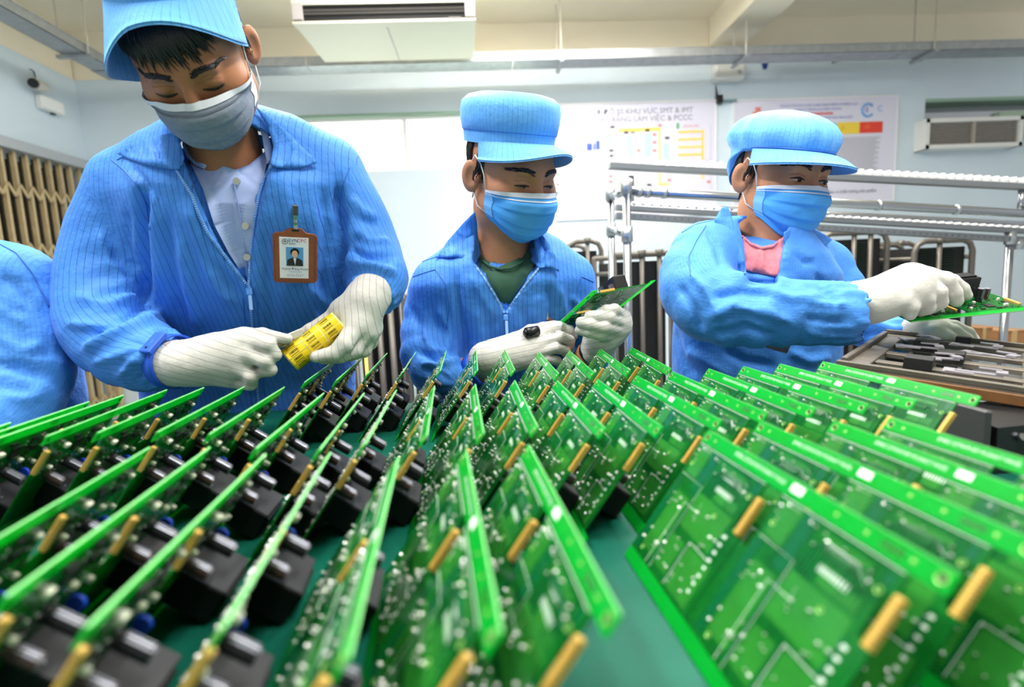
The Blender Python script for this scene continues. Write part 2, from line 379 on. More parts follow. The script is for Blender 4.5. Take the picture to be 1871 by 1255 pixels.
# ---- emergency light box and blue air pipe
p = at(1330, 132, 4.938)
eb = thing('emergency_light', 'small white emergency light box under the cable tray', 'light box', p)
MB().box(p, (.27, .12, .15), None, .015).build('case', M_white, eb)
for dx in (-.06, .06): MB().cyl(p+Vector((dx, 0, .07)), p+Vector((dx, 0, .14)), .025, 12).build('lamp_head', M_acside, eb)
MB().box(p+Vector((.08, -.062, -.02)), (.03, .01, .03)).build('test_button', M_acside, eb)
p = at(1398, 106, 4.8); p2 = at(1871, 97, 4.8)
bp_ = thing('air_pipe', 'blue compressed air pipe with a drop valve along the back wall', 'pipe', p)
M_bluep = mat('blue_pipe', srgb(28, 62, 150), .4)
MB().tube([p, Vector((p.x+2.6, p.y, p.z+.02))], .022, 10).build('pipe', M_bluep, bp_)
MB().tube([p+Vector((0, 0, .03)), p+Vector((0, 0, -.05)), p+Vector((0, 0, -.09))], [.03, .026, .016], 12).build('valve', M_bluep, bp_)
for dx in (.7, 1.5): MB().box(p+Vector((dx, .06, .01)), (.03, .14, .05)).build('clip', M_galv, bp_)
# small wall bracket with black end between the posters
p = at(1314, 182, 4.97)
wb = thing('wall_bracket', 'small black wall bracket between the two printed posters', 'bracket', p)
MB().box(p, (.05, .05, .07)).build('block', M_black, wb)
MB().tube([p+Vector((-.02, 0, .03)), p+Vector((-.04, -.02, .12))], [.012, .004], 8).build('peg', M_black, wb)
MB().box(p+Vector((.09, .0, -.01)), (.14, .03, .015)).build('arm', mat('bracket_teal', srgb(120, 150, 155), .5), wb)
# ---- posters
def poster(label, cat, px0, py0, px1, py1):
    a = at(px0, py0, YW-.012); b2 = at(px1, py1, YW-.012)
    t = thing('wall_poster', label, cat, ((a.x+b2.x)/2, YW, min(a.z, b2.z)), 'printed posters on the back wall')
    MB().span((a.x, YW-.012, b2.z), (b2.x, YW, a.z)).build('sheet', mat('poster_laminate', srgb(226, 224, 240), .22), t)
    mb = MB()
    for s, e in (((a.x-.015, a.z), (b2.x+.015, a.z+.015)), ((a.x-.015, b2.z-.015), (b2.x+.015, b2.z)), ((a.x-.015, b2.z), (a.x, a.z)), ((b2.x, b2.z), (b2.x+.015, a.z))):
        mb.span((s[0], YW-.018, s[1]), (e[0], YW, e[1]))
    mb.build('edge_strip', mat('poster_edge', srgb(236, 236, 240), .3), t)
    return t
_pk = [0]
def pr(t, x0, y0, x1, y1, col, nm='print_block'):
    """flat printed block given by its photo corners on the wall plane"""
    a = at(x0, y0, YW-.013); b2 = at(x1, y1, YW-.013); _pk[0] += 1
    d = .0004*(_pk[0] % 6)
    MB().span((a.x, YW-.0135-d, b2.z), (b2.x, YW-.012, a.z)).build(nm, mat('ink_%d_%d_%d' % col, srgb(*col), .4), t)
def ptext(t, body, px, py, h, col, align='LEFT'):
    p = at(px, py, YW-.0165); me = text_mesh(body, h, mat('ink_%d_%d_%d' % col, srgb(*col), .4), 0, align)
    o = bpy.data.objects.new('lettering', me); COL.objects.link(o); o.parent = t; o.location = p-Vector(t.location); o.rotation_euler = (R(90), 0, 0)
PXM = 5.0/980
t1 = poster('factory floor plan poster with yellow lanes and red notes, behind the roller rack', 'poster', 1012, 193, 1306, 389)
G1 = (150, 146, 158)
ptext(t1, 'SƠ ĐỒ 5S KHU VỰC SMT & IMT', 1083, 206, 13*PXM, G1); ptext(t1, 'MẶT BẰNG LÀM VIỆC & PCCC', 1086, 220, 13*PXM, G1)
YEL = (244, 214, 110); CY = (190, 226, 226); RD = (226, 130, 130)
for x0, y0, x1, y1 in ((1130, 235, 1207, 239), (1130, 238, 1134, 388), (1165, 238, 1168, 388), (1203, 238, 1207, 336), (1239, 239, 1286, 242), (1282, 240, 1286, 327), (1239, 253, 1283, 256), (1239, 267, 1283, 270), (1239, 281, 1283, 284), (1203, 335, 1224, 338)): pr(t1, x0, y0, x1, y1, YEL)
for x0, y0, x1, y1 in ((1108, 237, 1121, 268), (1143, 247, 1157, 285), (1177, 244, 1191, 285), (1212, 262, 1222, 294)): pr(t1, x0, y0, x1, y1, CY)
for x, y in ((1196, 246), (1196, 260), (1196, 275), (1196, 289), (1167, 275), (1116, 322), (1116, 332), (1016, 249), (1016, 268), (1019, 337), (1223, 329), (1295, 332), (1206, 229)): pr(t1, x-3, y-2, x+3, y+2, RD)
for x, y in ((1119, 232), (1144, 242), (1156, 241), (1183, 238), (1117, 275), (1118, 285), (1219, 252), (1186, 338)): pr(t1, x-4, y-2, x+4, y+2, (70, 66, 78))
for x0, y0, x1, y1 in ((1072, 262, 1082, 275), (1084, 262, 1088, 274), (1089, 257, 1096, 273)): pr(t1, x0, y0, x1, y1, (52, 92, 200))
pr(t1, 1236, 225, 1241, 235, (110, 180, 130)); pr(t1, 1017, 316, 1022, 321, (130, 190, 140))
M_l = (206, 204, 222)
for x0, y0, x1, y1 in ((1065, 229, 1066, 289), (1065, 229, 1101, 230), (1101, 229, 1102, 289), (1065, 288, 1102, 289), (1067, 305, 1068, 371), (1067, 305, 1102, 306), (1101, 305, 1102, 371), (1067, 370, 1102, 371), (1228, 226, 1229, 330), (1298, 226, 1299, 345)): pr(t1, x0, y0, x1, y1, M_l)
ptext(t1, 'Khu vực SMT', 1071, 244, 5*PXM, RD); ptext(t1, 'Khu IMT', 1071, 314, 5*PXM, RD); ptext(t1, 'Khu PCCC', 1071, 345, 5*PXM, RD); ptext(t1, 'LỐI RA VÀO', 1248, 231, 5.5*PXM, RD)
for i, y in enumerate((239, 250, 259, 269, 279, 289, 298, 308, 319, 328, 338)): pr(t1, 1027, y-1, 1050+7*(i % 3), y+1, (196, 192, 206))
t2 = poster('white regulations poster with blue, yellow and red header cells', 'poster', 1342, 185, 1631, 364)
BL = (110, 120, 200)
ptext(t2, 'TRUNG TÂM SẢN XUẤT THIẾT BỊ ĐO ĐIỆN TỬ ĐIỆN LỰC', 1425, 194, 5.5*PXM, BL); ptext(t2, 'CÔNG TY ĐIỆN LỰC MIỀN TRUNG', 1452, 201, 5.5*PXM, BL)
pr(t2, 1448, 207, 1522, 209, (222, 120, 130)); ptext(t2, 'TIÊU CHUẨN 5S TRONG KHU VỰC SẢN XUẤT', 1446, 217, 5.5*PXM, BL)
pr(t2, 1485, 226, 1530, 245, (186, 212, 240)); pr(t2, 1531, 224, 1570, 244, (246, 214, 70)); pr(t2, 1571, 223, 1612, 242, (232, 66, 46))
pr(t2, 1400, 232, 1484, 248, (214, 214, 232))
ptext(t2, '5S', 1536, 234, 8*PXM, (214, 150, 60)); ptext(t2, 'SỐ', 1580, 232, 8*PXM, (246, 150, 60))
p = at(1586, 201, YW-.016); c = Vector((0, 0, 0))
mb = MB(); pts = [(p.x+.055*math.cos(a), YW-.014, p.z+.055*math.sin(a)) for a in [R(40+i*14) for i in range(21)]]
mb.tube(pts, .011, 6); mb.build('logo_ring', mat('ink_logo', srgb(120, 170, 226), .4), t2); ptext(t2, 'E', 1582, 201, 12*PXM, BL); ptext(t2, 'C', 1603, 199, 15*PXM, (120, 170, 226))
for i in range(14):
    y = 252+i*4.6; pr(t2, 1503, y, 1608-(i*7 % 13), y+1.2, (196, 194, 208))
for x, y, c in ((1385, 200, RD), (1380, 208, (226, 150, 120)), (1372, 232, RD), (1383, 240, RD)): pr(t2, x-5, y-4, x+5, y+4, c)
for i in range(8): pr(t2, 1350, 255+i*9, 1372, 257+i*9, (200, 196, 210))
ptext(t2, 'Quyết tâm vì chất lượng sản phẩm', 1490, 352, 8*PXM, (90, 86, 100))
# ---- ceiling lamps (fluorescent battens on the ceiling)
def batten(x, y, z, L, power, label, along='Y'):
    t = thing('fluorescent_batten', label, 'ceiling lamp', (x, y, z), 'fluorescent ceiling lamps')
    d = (.16, L, .05) if along == 'Y' else (L, .16, .05)
    MB().box((x, y, z+.03), d, None, .01).build('housing', M_white, t)
    for s in (-.04, .04):
        if along == 'Y': a, b2 = (x+s, y-L/2+.03, z-.012), (x+s, y+L/2-.03, z-.012)
        else: a, b2 = (x-L/2+.03, y+s, z-.012), (x+L/2-.03, y+s, z-.012)
        MB().cyl(a, b2, .013, 12).build('tube', mat('lamp_tube', (1, 1, 1, 1), .4, emit=(1, 1, 1, 1), estr=6.0), t)
    L_ = area_light('tube_light', (0, 0, -.03), d[0], d[1], power, (1, .99, .97)); L_.parent = t
    U_ = area_light('ceiling_fill', (0, 0, .062), d[0], d[1], power*.35, (1, .99, .97), (math.pi, 0, 0)); U_.parent = t  # extra upward fill above the housing, added to brighten the ceiling
LZ = 3.0
for x, y, p_, lb in ((-1.1, 0.5, 44, 'left front'), (0.9, 0.2, 44, 'right front'), (-0.6, 2.1, 44, 'left middle'), (1.5, 2.1, 44, 'right middle')):
    batten(x, y, LZ, 1.3, p_, 'white twin tube lamp hanging over the '+lb+' of the work table')
batten(0.35, 3.62, ZC-.1, 2.4, 40, 'white twin tube lamp close to the ceiling before the back wall', 'X')
# ================================================================ WORK TABLE
M_mat = mat('green_table_mat', srgb(14, 84, 68), .42, spec=.14, noise=.18, nscale=9, bump=.12, bscale=14, coat=.0)
M_tsteel = mat('table_steel', srgb(170, 172, 176), .4, .6)
TX0, TX1, TY0, TY1 = -.74, 1.02, .02, 1.07
tb = thing('work_table', 'work table covered by a glossy dark green rubber mat', 'table', ((TX0+TX1)/2, (TY0+TY1)/2, 0))
MB().box(((TX0+TX1)/2, (TY0+TY1)/2, TABLE_Z-.018), (TX1-TX0, TY1-TY0, .03), None, .004).build('table_top', mat('table_board', srgb(150, 150, 146), .5), tb)
MB().box(((TX0+TX1)/2, (TY0+TY1)/2, TABLE_Z-.0015), (TX1-TX0+.004, TY1-TY0+.004, .003), None, .001).build('rubber_mat', M_mat, tb)
for x in (TX0+.05, TX1-.05):
    for y in (TY0+.05, TY1-.05): MB().box((x, y, (TABLE_Z-.035)/2), (.04, .04, TABLE_Z-.035), None, .003).build('leg', M_tsteel, tb)
# ================================================================ CIRCUIT PANELS
W, H = .229, .1305
def pcb_mat(name, c1, c2, c3, rough, coat):
    m = bpy.data.materials.new(name); m.use_nodes = True; nt = m.node_tree; b = nt.nodes['Principled BSDF']; N = nt.nodes.new; K = nt.links.new
    tc = N('ShaderNodeTexCoord')
    br = N('ShaderNodeTexBrick'); br.inputs['Scale'].default_value = 46; br.inputs['Mortar Size'].default_value = .035; br.offset = .37; br.squash = 1.7; br.squash_frequency = 3
    br.inputs['Color1'].default_value = c1; br.inputs['Color2'].default_value = c2; br.inputs['Mortar'].default_value = c3
    n = N('ShaderNodeTexNoise'); n.inputs['Scale'].default_value = 28; n.inputs['Detail'].default_value = 2; K(tc.outputs['Object'], n.inputs['Vector'])
    mp = N('ShaderNodeMapping'); mp.inputs['Rotation'].default_value = (0, 0, R(90)); K(tc.outputs['Object'], mp.inputs['Vector']); K(mp.outputs[0], br.inputs['Vector'])
    mx = N('ShaderNodeMix'); mx.data_type = 'RGBA'; K(br.outputs['Color'], mx.inputs[6]); mx.inputs[7].default_value = c2
    mr = N('ShaderNodeMapRange'); mr.inputs['From Min'].default_value = .35; mr.inputs['From Max'].default_value = .65; K(n.outputs['Fac'], mr.inputs['Value']); K(mr.outputs[0], mx.inputs[0])
    K(mx.outputs[2], b.inputs['Base Color']); b.inputs['Roughness'].default_value = rough; b.inputs['Coat Weight'].default_value = coat; b.inputs['Coat Roughness'].default_value = .12
    # laminate lets a little light through
    b.inputs['Subsurface Weight'].default_value = 0.0
    MATS[name] = m; return m
M_pcb = pcb_mat('solder_mask_green', srgb(8, 100, 34), srgb(18, 116, 40), srgb(5, 76, 30), .26, .2)
M_rail = mat('panel_rail_green', srgb(10, 186, 62), .28, coat=.2, noise=.05, nscale=40)
M_pour = mat('copper_pour_green', srgb(40, 122, 42), .25, coat=.2, noise=.08, nscale=60)
M_lane = mat('bare_lane_green', srgb(6, 92, 48), .25, coat=.2)
M_silk = mat('silkscreen_white', srgb(215, 235, 220), .5)
M_sold = mat('solder_tin', srgb(228, 230, 226), .25, .6)
M_gold = mat('header_gold', srgb(226, 186, 92), .35, .35)
M_goldp = mat('header_body', srgb(206, 168, 84), .45, .1)
M_relay = mat('relay_black', srgb(11, 11, 12), .5, spec=.3)
M_relayt = mat('relay_top', srgb(44, 44, 48), .5, spec=.3)
M_capb = mat('capacitor_black', srgb(22, 22, 28), .42)
M_capbr = mat('capacitor_brown', srgb(62, 42, 38), .42)
M_capend = mat('capacitor_end', srgb(150, 152, 164), .4, .6)
M_conn = mat('connector_white', srgb(236, 234, 214), .45)
M_smd = mat('chip_black', srgb(30, 32, 32), .4)
M_bluec = mat('varistor_blue', srgb(30, 70, 200), .35)
M_ring = mat('hole_ring', srgb(150, 205, 110), .35, .3)
M_mul = mat('board_edge_green', srgb(120, 205, 120), .5)
PT = .0008
def see_through(m, col, fac):
    """glass-fibre board passes light: part of the surface response is translucent"""
    nt = m.node_tree; b = nt.nodes['Principled BSDF']; out = nt.nodes['Material Output']; t = nt.nodes.new('ShaderNodeBsdfTranslucent'); t.inputs['Color'].default_value = col
    mx = nt.nodes.new('ShaderNodeMixShader'); mx.inputs[0].default_value = fac; nt.links.new(b.outputs[0], mx.inputs[1]); nt.links.new(t.outputs[0], mx.inputs[2]); nt.links.new(mx.outputs[0], out.inputs['Surface'])
see_through(M_rail, srgb(60, 240, 110), .5); see_through(M_pcb, srgb(40, 200, 80), .3)
def V_(v): return H+v            # v measured down from the top edge
def build_panel():
    root = thing('circuit_panel', '', 'circuit board', (0, 0, 0))
    # --- rails
    mb = MB(); mb.prism([(0, V_(-.0115)), (W, V_(-.0115)), (W, V_(-.0012)), (W-.0012, V_(0)), (.0012, V_(0)), (0, V_(-.0012))], -PT, PT)
    rail = mb.build('top_rail', M_rail, root, local=True)
    mb = MB(); mb.span((.0005, V_(.0), -PT*.9), (W-.0005, V_(.0004), PT*.9)); mb.build('cut_edge', M_mul, rail, local=True)
    me = text_mesh('EMEC DT01P-RF M.3A4.7 V4.02', .0046, M_silk); o = link('rail_lettering', me, rail, True); o.location = (.0495, V_(-.0052), PT+.0001); o['kind'] = 'stuff'; o['label'] = 'white board code printed on the rail'
    mb = MB(); mb.span((.1175, V_(-.0077), PT), (.1285, V_(-.0022), PT+.0002)); mb.build('sticker', mat('sticker_white', srgb(244, 248, 246), .5), rail, local=True)
    mb = MB()
    for x, y, r in ((.0055, -.0057, .0026), (.2240, -.0057, .0026)):
        pts = [(x+r*math.cos(a), V_(y)+r*math.sin(a), PT) for a in [i*2*math.pi/14 for i in range(14)]]; mb.tube(pts, .0005, 5, closed=True)
    for x in (.018, .158, .180, .209):
        mb.cyl((x, V_(-.0055), PT), (x, V_(-.0055), PT+.0002), .0013, 10)
    mb.build('fiducial_ring', M_ring, rail, local=True)['kind'] = 'stuff'
    mb = MB()
    for x in (.0055, .2240):
        for s in (1, -1): mb.cyl((x, V_(-.0057), s*(PT+.0001)), (x, V_(-.0057), s*(PT+.00005)), .0019, 12)
    mb.build('tooling_hole', M_dark, rail, local=True)['kind'] = 'stuff'
    mb = MB(); mb.span((.190, V_(-.008), PT), (.204, V_(-.0035), PT+.0001)); mb.build('rail_pad', M_pour, rail, local=True)
    mb = MB(); mb.span((0, 0, -PT), (W, .0105, PT)); br = mb.build('bottom_rail', M_rail, root, local=True)
    mb = MB(); mb.span((0, .0108, -PT*.5), (W, .0112, PT*.5)); mb.build('score_line', M_lane, br, local=True)
    # --- two boards
    outl = [[(0, -.0118), (.0965, -.0118), (.0965, -.0235), (.0930, -.0275), (.0930, -.0495), (.0975, -.0540), (.1045, -.0540), (.1045, -.1195), (0, -.1195)],
            [(.1140, -.0118), (.2115, -.0118), (.2115, -.0235), (.2065, -.0280), (.2065, -.0495), (.2110, -.0525), (.2165, -.0525), (.2165, -.1195), (.1055, -.1195), (.1055, -.0540), (.1140, -.0540)]]
    for k in range(2):
        x0 = (0, .1135)[k]; xe = (.0965, .2115)[k]
        mb = MB(); mb.prism([(u, V_(v)) for u, v in reversed(outl[k])], -PT, PT); pcb = mb.build('circuit_board', M_pcb, root, local=True)
        def P(u, v): return (x0+u, V_(v))
        z = PT
        # lighter copper areas and dark lanes on the solder side
        mb = MB()
        for u0, v0, u1, v1 in ((.006, -.014, .024, -.040), (.040, -.046, .088, -.076), (.044, -.018, .080, -.021), (.012, -.056, .034, -.110), (.066, -.082, .098, -.116), (.040, -.084, .060, -.112), (.058, -.036, .086, -.044)):
            a = P(u0, v0); b = P(u1, v1); mb.span((a[0], b[1], z), (b[0], a[1], z+.00015))
        mb.build('copper_pour', M_pour, pcb, local=True)['kind'] = 'stuff'
        mb = MB()
        for u0, v0, u1, v1 in ((.026, -.014, .037, -.052), (.0355, -.056, .0385, -.116), (.062, -.080, .064, -.117), (.002, -.044, .010, -.116), (.088, -.015, .094, -.023), (.088, -.056, .091, -.117)):
            a = P(u0, v0); b = P(u1, v1); mb.span((a[0], b[1], z), (b[0], a[1], z+.0001))
        for i in range(5):
            q = [P(.042+.003*i, -.046), P(.042+.003*i, -.030+.002*i), P(.050+.001*i, -.022-.002*i), P(.074-.001*i, -.022-.002*i), P(.084-.003*i, -.030+.002*i), P(.084-.003*i, -.044)]
            mb.tube([(p[0], p[1], z) for p in q], .0005, 4)
        mb.build('trace_lane', M_lane, pcb, local=True)['kind'] = 'stuff'
        mb = MB()
        for i in range(9): a = P(.054+.0026*i, -.0335); mb.span((a[0], a[1]-.0042, z), (a[0]+.0012, a[1], z+.0002))
        for i in range(8): a = P(.0905, -.058-.0065*i); mb.span((a[0], a[1]-.0022, z), (a[0]+.0030, a[1], z+.0002))
        for q in ([P(.030, -.118), P(.030, -.060), P(.050, -.060), P(.050, -.052)], [P(.004, -.042), P(.038, -.042), P(.038, -.118)], [P(.064, -.117), P(.064, -.080), P(.092, -.080)], [P(0.001, -.0128), P(.096, -.0128)]):
            mb.tube([(p[0], p[1], z) for p in q], .00028, 4)
        mb.build('silkscreen', M_silk, pcb, local=True)['kind'] = 'stuff'
        # solder joints
        mb = MB(); rnd = random.Random(11)
        pts = [(.006, -.019), (.006, -.0235), (.009, -.0270)]+[(.012+.0045*i, -.016) for i in range(3)]+[(.033, -.0175), (.038, -.0178)]
        pts += [(.046, -.018), (.05, -.0215), (.062, -.0195), (.081, -.0215), (.083, -.026), (.0425, -.027)]
        for cx_, cy_, n_, sp in ((.020, -.066, 7, .010), (.052, -.094, 9, .014), (.080, -.070, 6, .010), (.022, -.098, 8, .012), (.078, -.102, 7, .012), (.058, -.062, 4, .008)):
            for i in range(n_): pts.append((cx_+rnd.uniform(-sp, sp), cy_+rnd.uniform(-sp, sp)))
        for j, (u, v) in enumerate(pts):
            a = P(u, v); r = .0007+.0006*(j % 3 == 0); hgt = .0012+.0014*rnd.random()
            mb.tube([(a[0], a[1], z), (a[0], a[1], z+hgt*.5), (a[0], a[1], z+hgt)], [r, r*.75, r*.2], 6)
        sj = mb.build('solder_joint', M_sold, pcb, local=True); sj['kind'] = 'stuff'
        mb = MB()
        for u, v in ((.0895, -.0265), (.008, -.031), (.016, -.112), (.070, -.053)):
            a = P(u, v); mb.tube([(a[0]+.0017*math.cos(t), a[1]+.0017*math.sin(t), z) for t in [i*2*math.pi/12 for i in range(12)]], .0005, 4, closed=True)
        mb.build('via_ring', M_ring, pcb, local=True)['kind'] = 'stuff'
        # --- pin header on the near edge
        xh = (.0985, .2130)[k]
        mb = MB(); mb.box((xh, V_(-.0380), -.0012), (.0044, .0300, .0044), None, .0006)
        hd = mb.build('pin_header', M_goldp, pcb, local=True)
        mb = MB()
        for i in range(11):
            yv = V_(-.0245-.0027*i)
            for s in (-.0013, .0013): mb.span((xh+s-.0007, yv-.0008, .0009), (xh+s+.0007, yv+.0008, .0014)); mb.span((xh+.0022, yv-.0008, s-.0019), (xh+.0027, yv+.0008, s-.0005))
        mb.build('header_pin', M_gold, hd, local=True)['kind'] = 'stuff'
        # --- components on the other side (z < 0)
        a = P(.044, -.0895)
        mb = MB(); mb.box((a[0], a[1], -PT-.018), (.048, .028, .036), None, .0012); rb = mb.build('relay_box', M_relay, pcb, local=True)
        mb = MB(); mb.box((a[0], a[1]+.0142, -PT-.018), (.0475, .0006, .035)); mb.build('relay_top', M_relayt, rb, local=True)
        mb = MB(); mb.cyl((a[0]+.016, a[1]+.0144, -.018), (a[0]+.016, a[1]+.0149, -.018), .0011, 10); mb.build('mould_mark', M_capend, rb, local=True)
        mb = MB(); mb.box((a[0], a[1], -PT-.0372), (.038, .020, .003), None, .0008); mb.build('relay_lid', M_relay, rb, local=True)
        for u, v, r, L, m, nm in ((.052, -.0545, .0056, .0235, M_capb, 'black electrolytic capacitor'), (.073, -.0640, .0052, .0185, M_capbr, 'brown electrolytic capacitor')):
            a = P(u, v); mb = MB(); mb.tube([(a[0], a[1], -PT), (a[0], a[1], -PT-L*.12), (a[0], a[1], -PT-L*.18), (a[0], a[1], -PT-L*.24), (a[0], a[1], -PT-L)], [r, r, r*.9, r, r], 16)
            c = mb.build('capacitor', m, pcb, local=True); c['label'] = nm
            mb = MB(); mb.cyl((a[0], a[1], -PT-L), (a[0], a[1], -PT-L-.0003), r*.86, 16); mb.build('can_end', M_capend, c, local=True)
            mb = MB()
            for t in (0.9, 1.3, 1.7): mb.box((a[0]+r*math.cos(t), a[1]+r*math.sin(t), -PT-L*.6), (.0011, .0011, L*.68), Matrix.Rotation(t, 3, 'Z'))
            mb.build('polarity_stripe', M_capend, c, local=True)['kind'] = 'stuff'
        for u, v, d in ((.074, -.024, (.0085, .0055, .0060)), (.036, -.0455, (.0060, .0050, .0055)), (.083, -.0485, (.0045, .0045, .0065)), (.010, -.058, (.005, .005, .005)), (.012, -.024, (.0055, .0045, .005))):
            d = tuple(.8*q_ for q_ in d); a = P(u, v); mb = MB(); mb.box((a[0], a[1], -PT-d[2]/2), d, None, .0006); c = mb.build('connector', M_conn, pcb, local=True)
        a = P(.022, -.0655); mb = MB(); mb.tube([(a[0], a[1], -PT-.0062), (a[0]+.003, a[1], -PT-.0062)], .0056, 14); mb.build('varistor', M_bluec, pcb, local=True)
        mb = MB()
        for u, v, w_, h_ in ((.050, -.031, .014, .014), (.024, -.034, .010, .007), (.030, -.020, .006, .004), (.086, -.038, .004, .012), (.058, -.0185, .008, .004)):
            a = P(u, v); mb.box((a[0], a[1], -PT-.0008), (w_, h_, .0016))
        rnd = random.Random(5)
        for i in range(46):
            a = P(rnd.uniform(.004, .090), -rnd.uniform(.014, .060)); d = (.0018, .001) if i % 2 else (.001, .0018); mb.box((a[0], a[1], -PT-.0005), (d[0], d[1], .001))
        mb.build('chip', M_smd, pcb, local=True)['kind'] = 'stuff'
        mb = MB()
        for i in range(40):
            a = P(rnd.uniform(.004, .090), -rnd.uniform(.014, .062)); mb.box((a[0], a[1], -PT-.0005), (.0013, .0009, .0011))
        mb.build('solder_pad', M_sold, pcb, local=True)['kind'] = 'stuff'
    return root
LEAN = 36.0
def panel_matrix(F, ang, lean=LEAN):
    a = R(ang); l = R(lean); d = Vector((math.sin(a), math.cos(a), 0)); p = Vector((math.cos(a), -math.sin(a), 0))
    eu = -d; ev = Vector((0, 0, 1))*math.cos(l)+p*math.sin(l); n = eu.cross(ev); O = F-ev*H
    return Matrix(((eu.x, ev.x, n.x, O.x), (eu.y, ev.y, n.y, O.y), (eu.z, ev.z, n.z, O.z), (0, 0, 0, 1)))
ZTOP = TABLE_Z+.0006+H*math.cos(R(LEAN))
rows = {
 'back': ([(616, 655.5), (662, 653), (707.5, 645), (760, 643), (815.7, 641), (870, 640), (923, 639), (984.7, 642.6), (1040.6, 640.4), (1096.5, 637), (1154, 634.6)], -1.0),
 'middle': ([(20, 772), (163.5, 733.7), (226, 722), (305.5, 712), (373, 708), (446.5, 706.5), (520, 707), (592, 718), (665.5, 718), (724.5, 712.5), (794, 705), (868.5, 701.8), (940.5, 695), (1018, 695.3), (1092, 693), (1163, 686.7), (1228.5, 679), (1295, 673.8), (1358.6, 669.5), (1425.3, 665), (1503.5, 660.8)], -2.6),
 'front': ([(274.3, 817), (384, 817), (486, 828.7), (604, 826.6), (728, 836), (851.8, 823.6), (966, 812.7), (1296, 786), (1391, 769.5), (1525, 769), (1626, 763.6)], -4.5)}
ORD = ['first', 'second', 'third', 'fourth', 'fifth', 'sixth', 'seventh', 'eighth', 'ninth', 'tenth', 'eleventh', 'twelfth', 'thirteenth', 'fourteenth', 'fifteenth', 'sixteenth', 'seventeenth', 'eighteenth', 'nineteenth', 'twentieth', 'twenty-first']
proto = build_panel(); first = True
angs = {'back': [-3.6, -3.2, -2.6, -2, -1.4, -1.2, -1.2, -1, .6, 1.8, 1.8]}
for rn, (pts, ang) in rows.items():
    for i, (x, y) in enumerate(pts):
        F = onz(x, y, ZTOP)
        o = proto if first else copy_tree(proto); first = False
        a = angs[rn][i] if rn in angs else ang+((i*37) % 5-2)*.35
        o.matrix_world = panel_matrix(F, a)
        side = 'component side showing' if (x < 700) else ('edge on' if x < 830 else 'solder side showing')
        o['label'] = 'green circuit panel with %s, %s from the left in the %s row' % (side, ORD[i], rn)
        o['group'] = 'circuit panels leaning in the %s row' % rn
# ================================================================ SHAPES FOR PEOPLE (distance fields -> smooth meshes)
f32 = np.float32
def A3(v): return np.array(v, dtype=f32)
def s_cap(P, a, b, ra, rb):
    a = A3(a); b = A3(b); ab = b-a; L = float(ab @ ab)+1e-12
    t = np.clip(((P-a) @ ab)/L, 0, 1).astype(f32)
    d = P-a-t[:, None]*ab
    return np.sqrt((d*d).sum(1))-(ra+(rb-ra)*t)
def s_ell(P, c, r, Rm=None):
    q = P-A3(c)
    if Rm is not None: q = q @ np.asarray(Rm, dtype=f32)
    r = A3(r); k0 = np.sqrt(((q/r)**2).sum(1))+1e-9; k1 = np.sqrt(((q/(r*r))**2).sum(1))+1e-9
    return k0*(k0-1)/k1
def smin(a, b, k):
    h = np.clip(.5+.5*(b-a)/k, 0, 1); return b+(a-b)*h-k*h*(1-h)
def smax(a, b, k): return -smin(-a, -b, k)
def chain(P, pts, k=.0):
    """pts: list of (xyz, r)"""
    d = None
    for (a, ra), (b, rb) in zip(pts[:-1], pts[1:]):
        e = s_cap(P, a, b, ra, rb); d = e if d is None else (np.minimum(d, e) if not k else smin(d, e, k))
    return d
def nets(fn, lo, hi, h, relax=2):
    lo = np.asarray(lo, float); hi = np.asarray(hi, float)
    n = np.maximum(((hi-lo)/h).astype(int)+2, 3); ax = [lo[i]+h*np.arange(n[i]) for i in range(3)]
    G = np.stack(np.meshgrid(*ax, indexing='ij'), -1).reshape(-1, 3).astype(f32)
    D = np.concatenate([fn(c) for c in np.array_split(G, max(1, len(G)//400000+1))]).reshape(n).astype(f32)
    nx, ny, nz = n
    cs = np.zeros((nx-1, ny-1, nz-1, 3), f32); cn = np.zeros((nx-1, ny-1, nz-1), f32)
    corner = [(i, j, k) for i in (0, 1) for j in (0, 1) for k in (0, 1)]
    sl = lambda c: D[c[0]:nx-1+c[0], c[1]:ny-1+c[1], c[2]:nz-1+c[2]]
    for a in corner:
        for d in range(3):
            if a[d] == 0:
                b = list(a); b[d] = 1; da = sl(a); db = sl(b); m = (da < 0) != (db < 0)
                t = np.where(m, da/(da-db+1e-20), 0)
                for e in range(3):
                    v = a[e]+(t if e == d else 0); cs[..., e] += np.where(m, v, 0)
                cn += m
    act = cn > 0; idx = -np.ones(act.shape, np.int64); idx[act] = np.arange(act.sum())
    base = np.stack(np.nonzero(act), -1).astype(f32)
    V = (base+cs[act]/cn[act][:, None])*h+lo.astype(f32)
    Q = []
    S = D < 0
    for d in range(3):
        s0 = [slice(1, -1)]*3; s1 = [slice(1, -1)]*3; s0[d] = slice(0, -1); s1[d] = slice(1, None)
        a = S[tuple(s0)]; b = S[tuple(s1)]
        for flip, m in ((False, a & ~b), (True, b & ~a)):
            ii = np.stack(np.nonzero(m), -1)
            if not len(ii): continue
            off = np.ones(3, int); off[d] = 0; ii = ii+off
            u, v = [(1, 2), (2, 0), (0, 1)][d]
            q = []
            for du, dv in ((0, 0), (-1, 0), (-1, -1), (0, -1)):
                c = ii.copy(); c[:, u] += du; c[:, v] += dv; q.append(idx[c[:, 0], c[:, 1], c[:, 2]])
            q = np.stack(q, -1)
            Q.append(q if not flip else q[:, ::-1])
    Q = np.concatenate(Q); Q = Q[(Q >= 0).all(1)]
    V = laplace(V, Q, relax)
    return V.astype(np.float64), Q
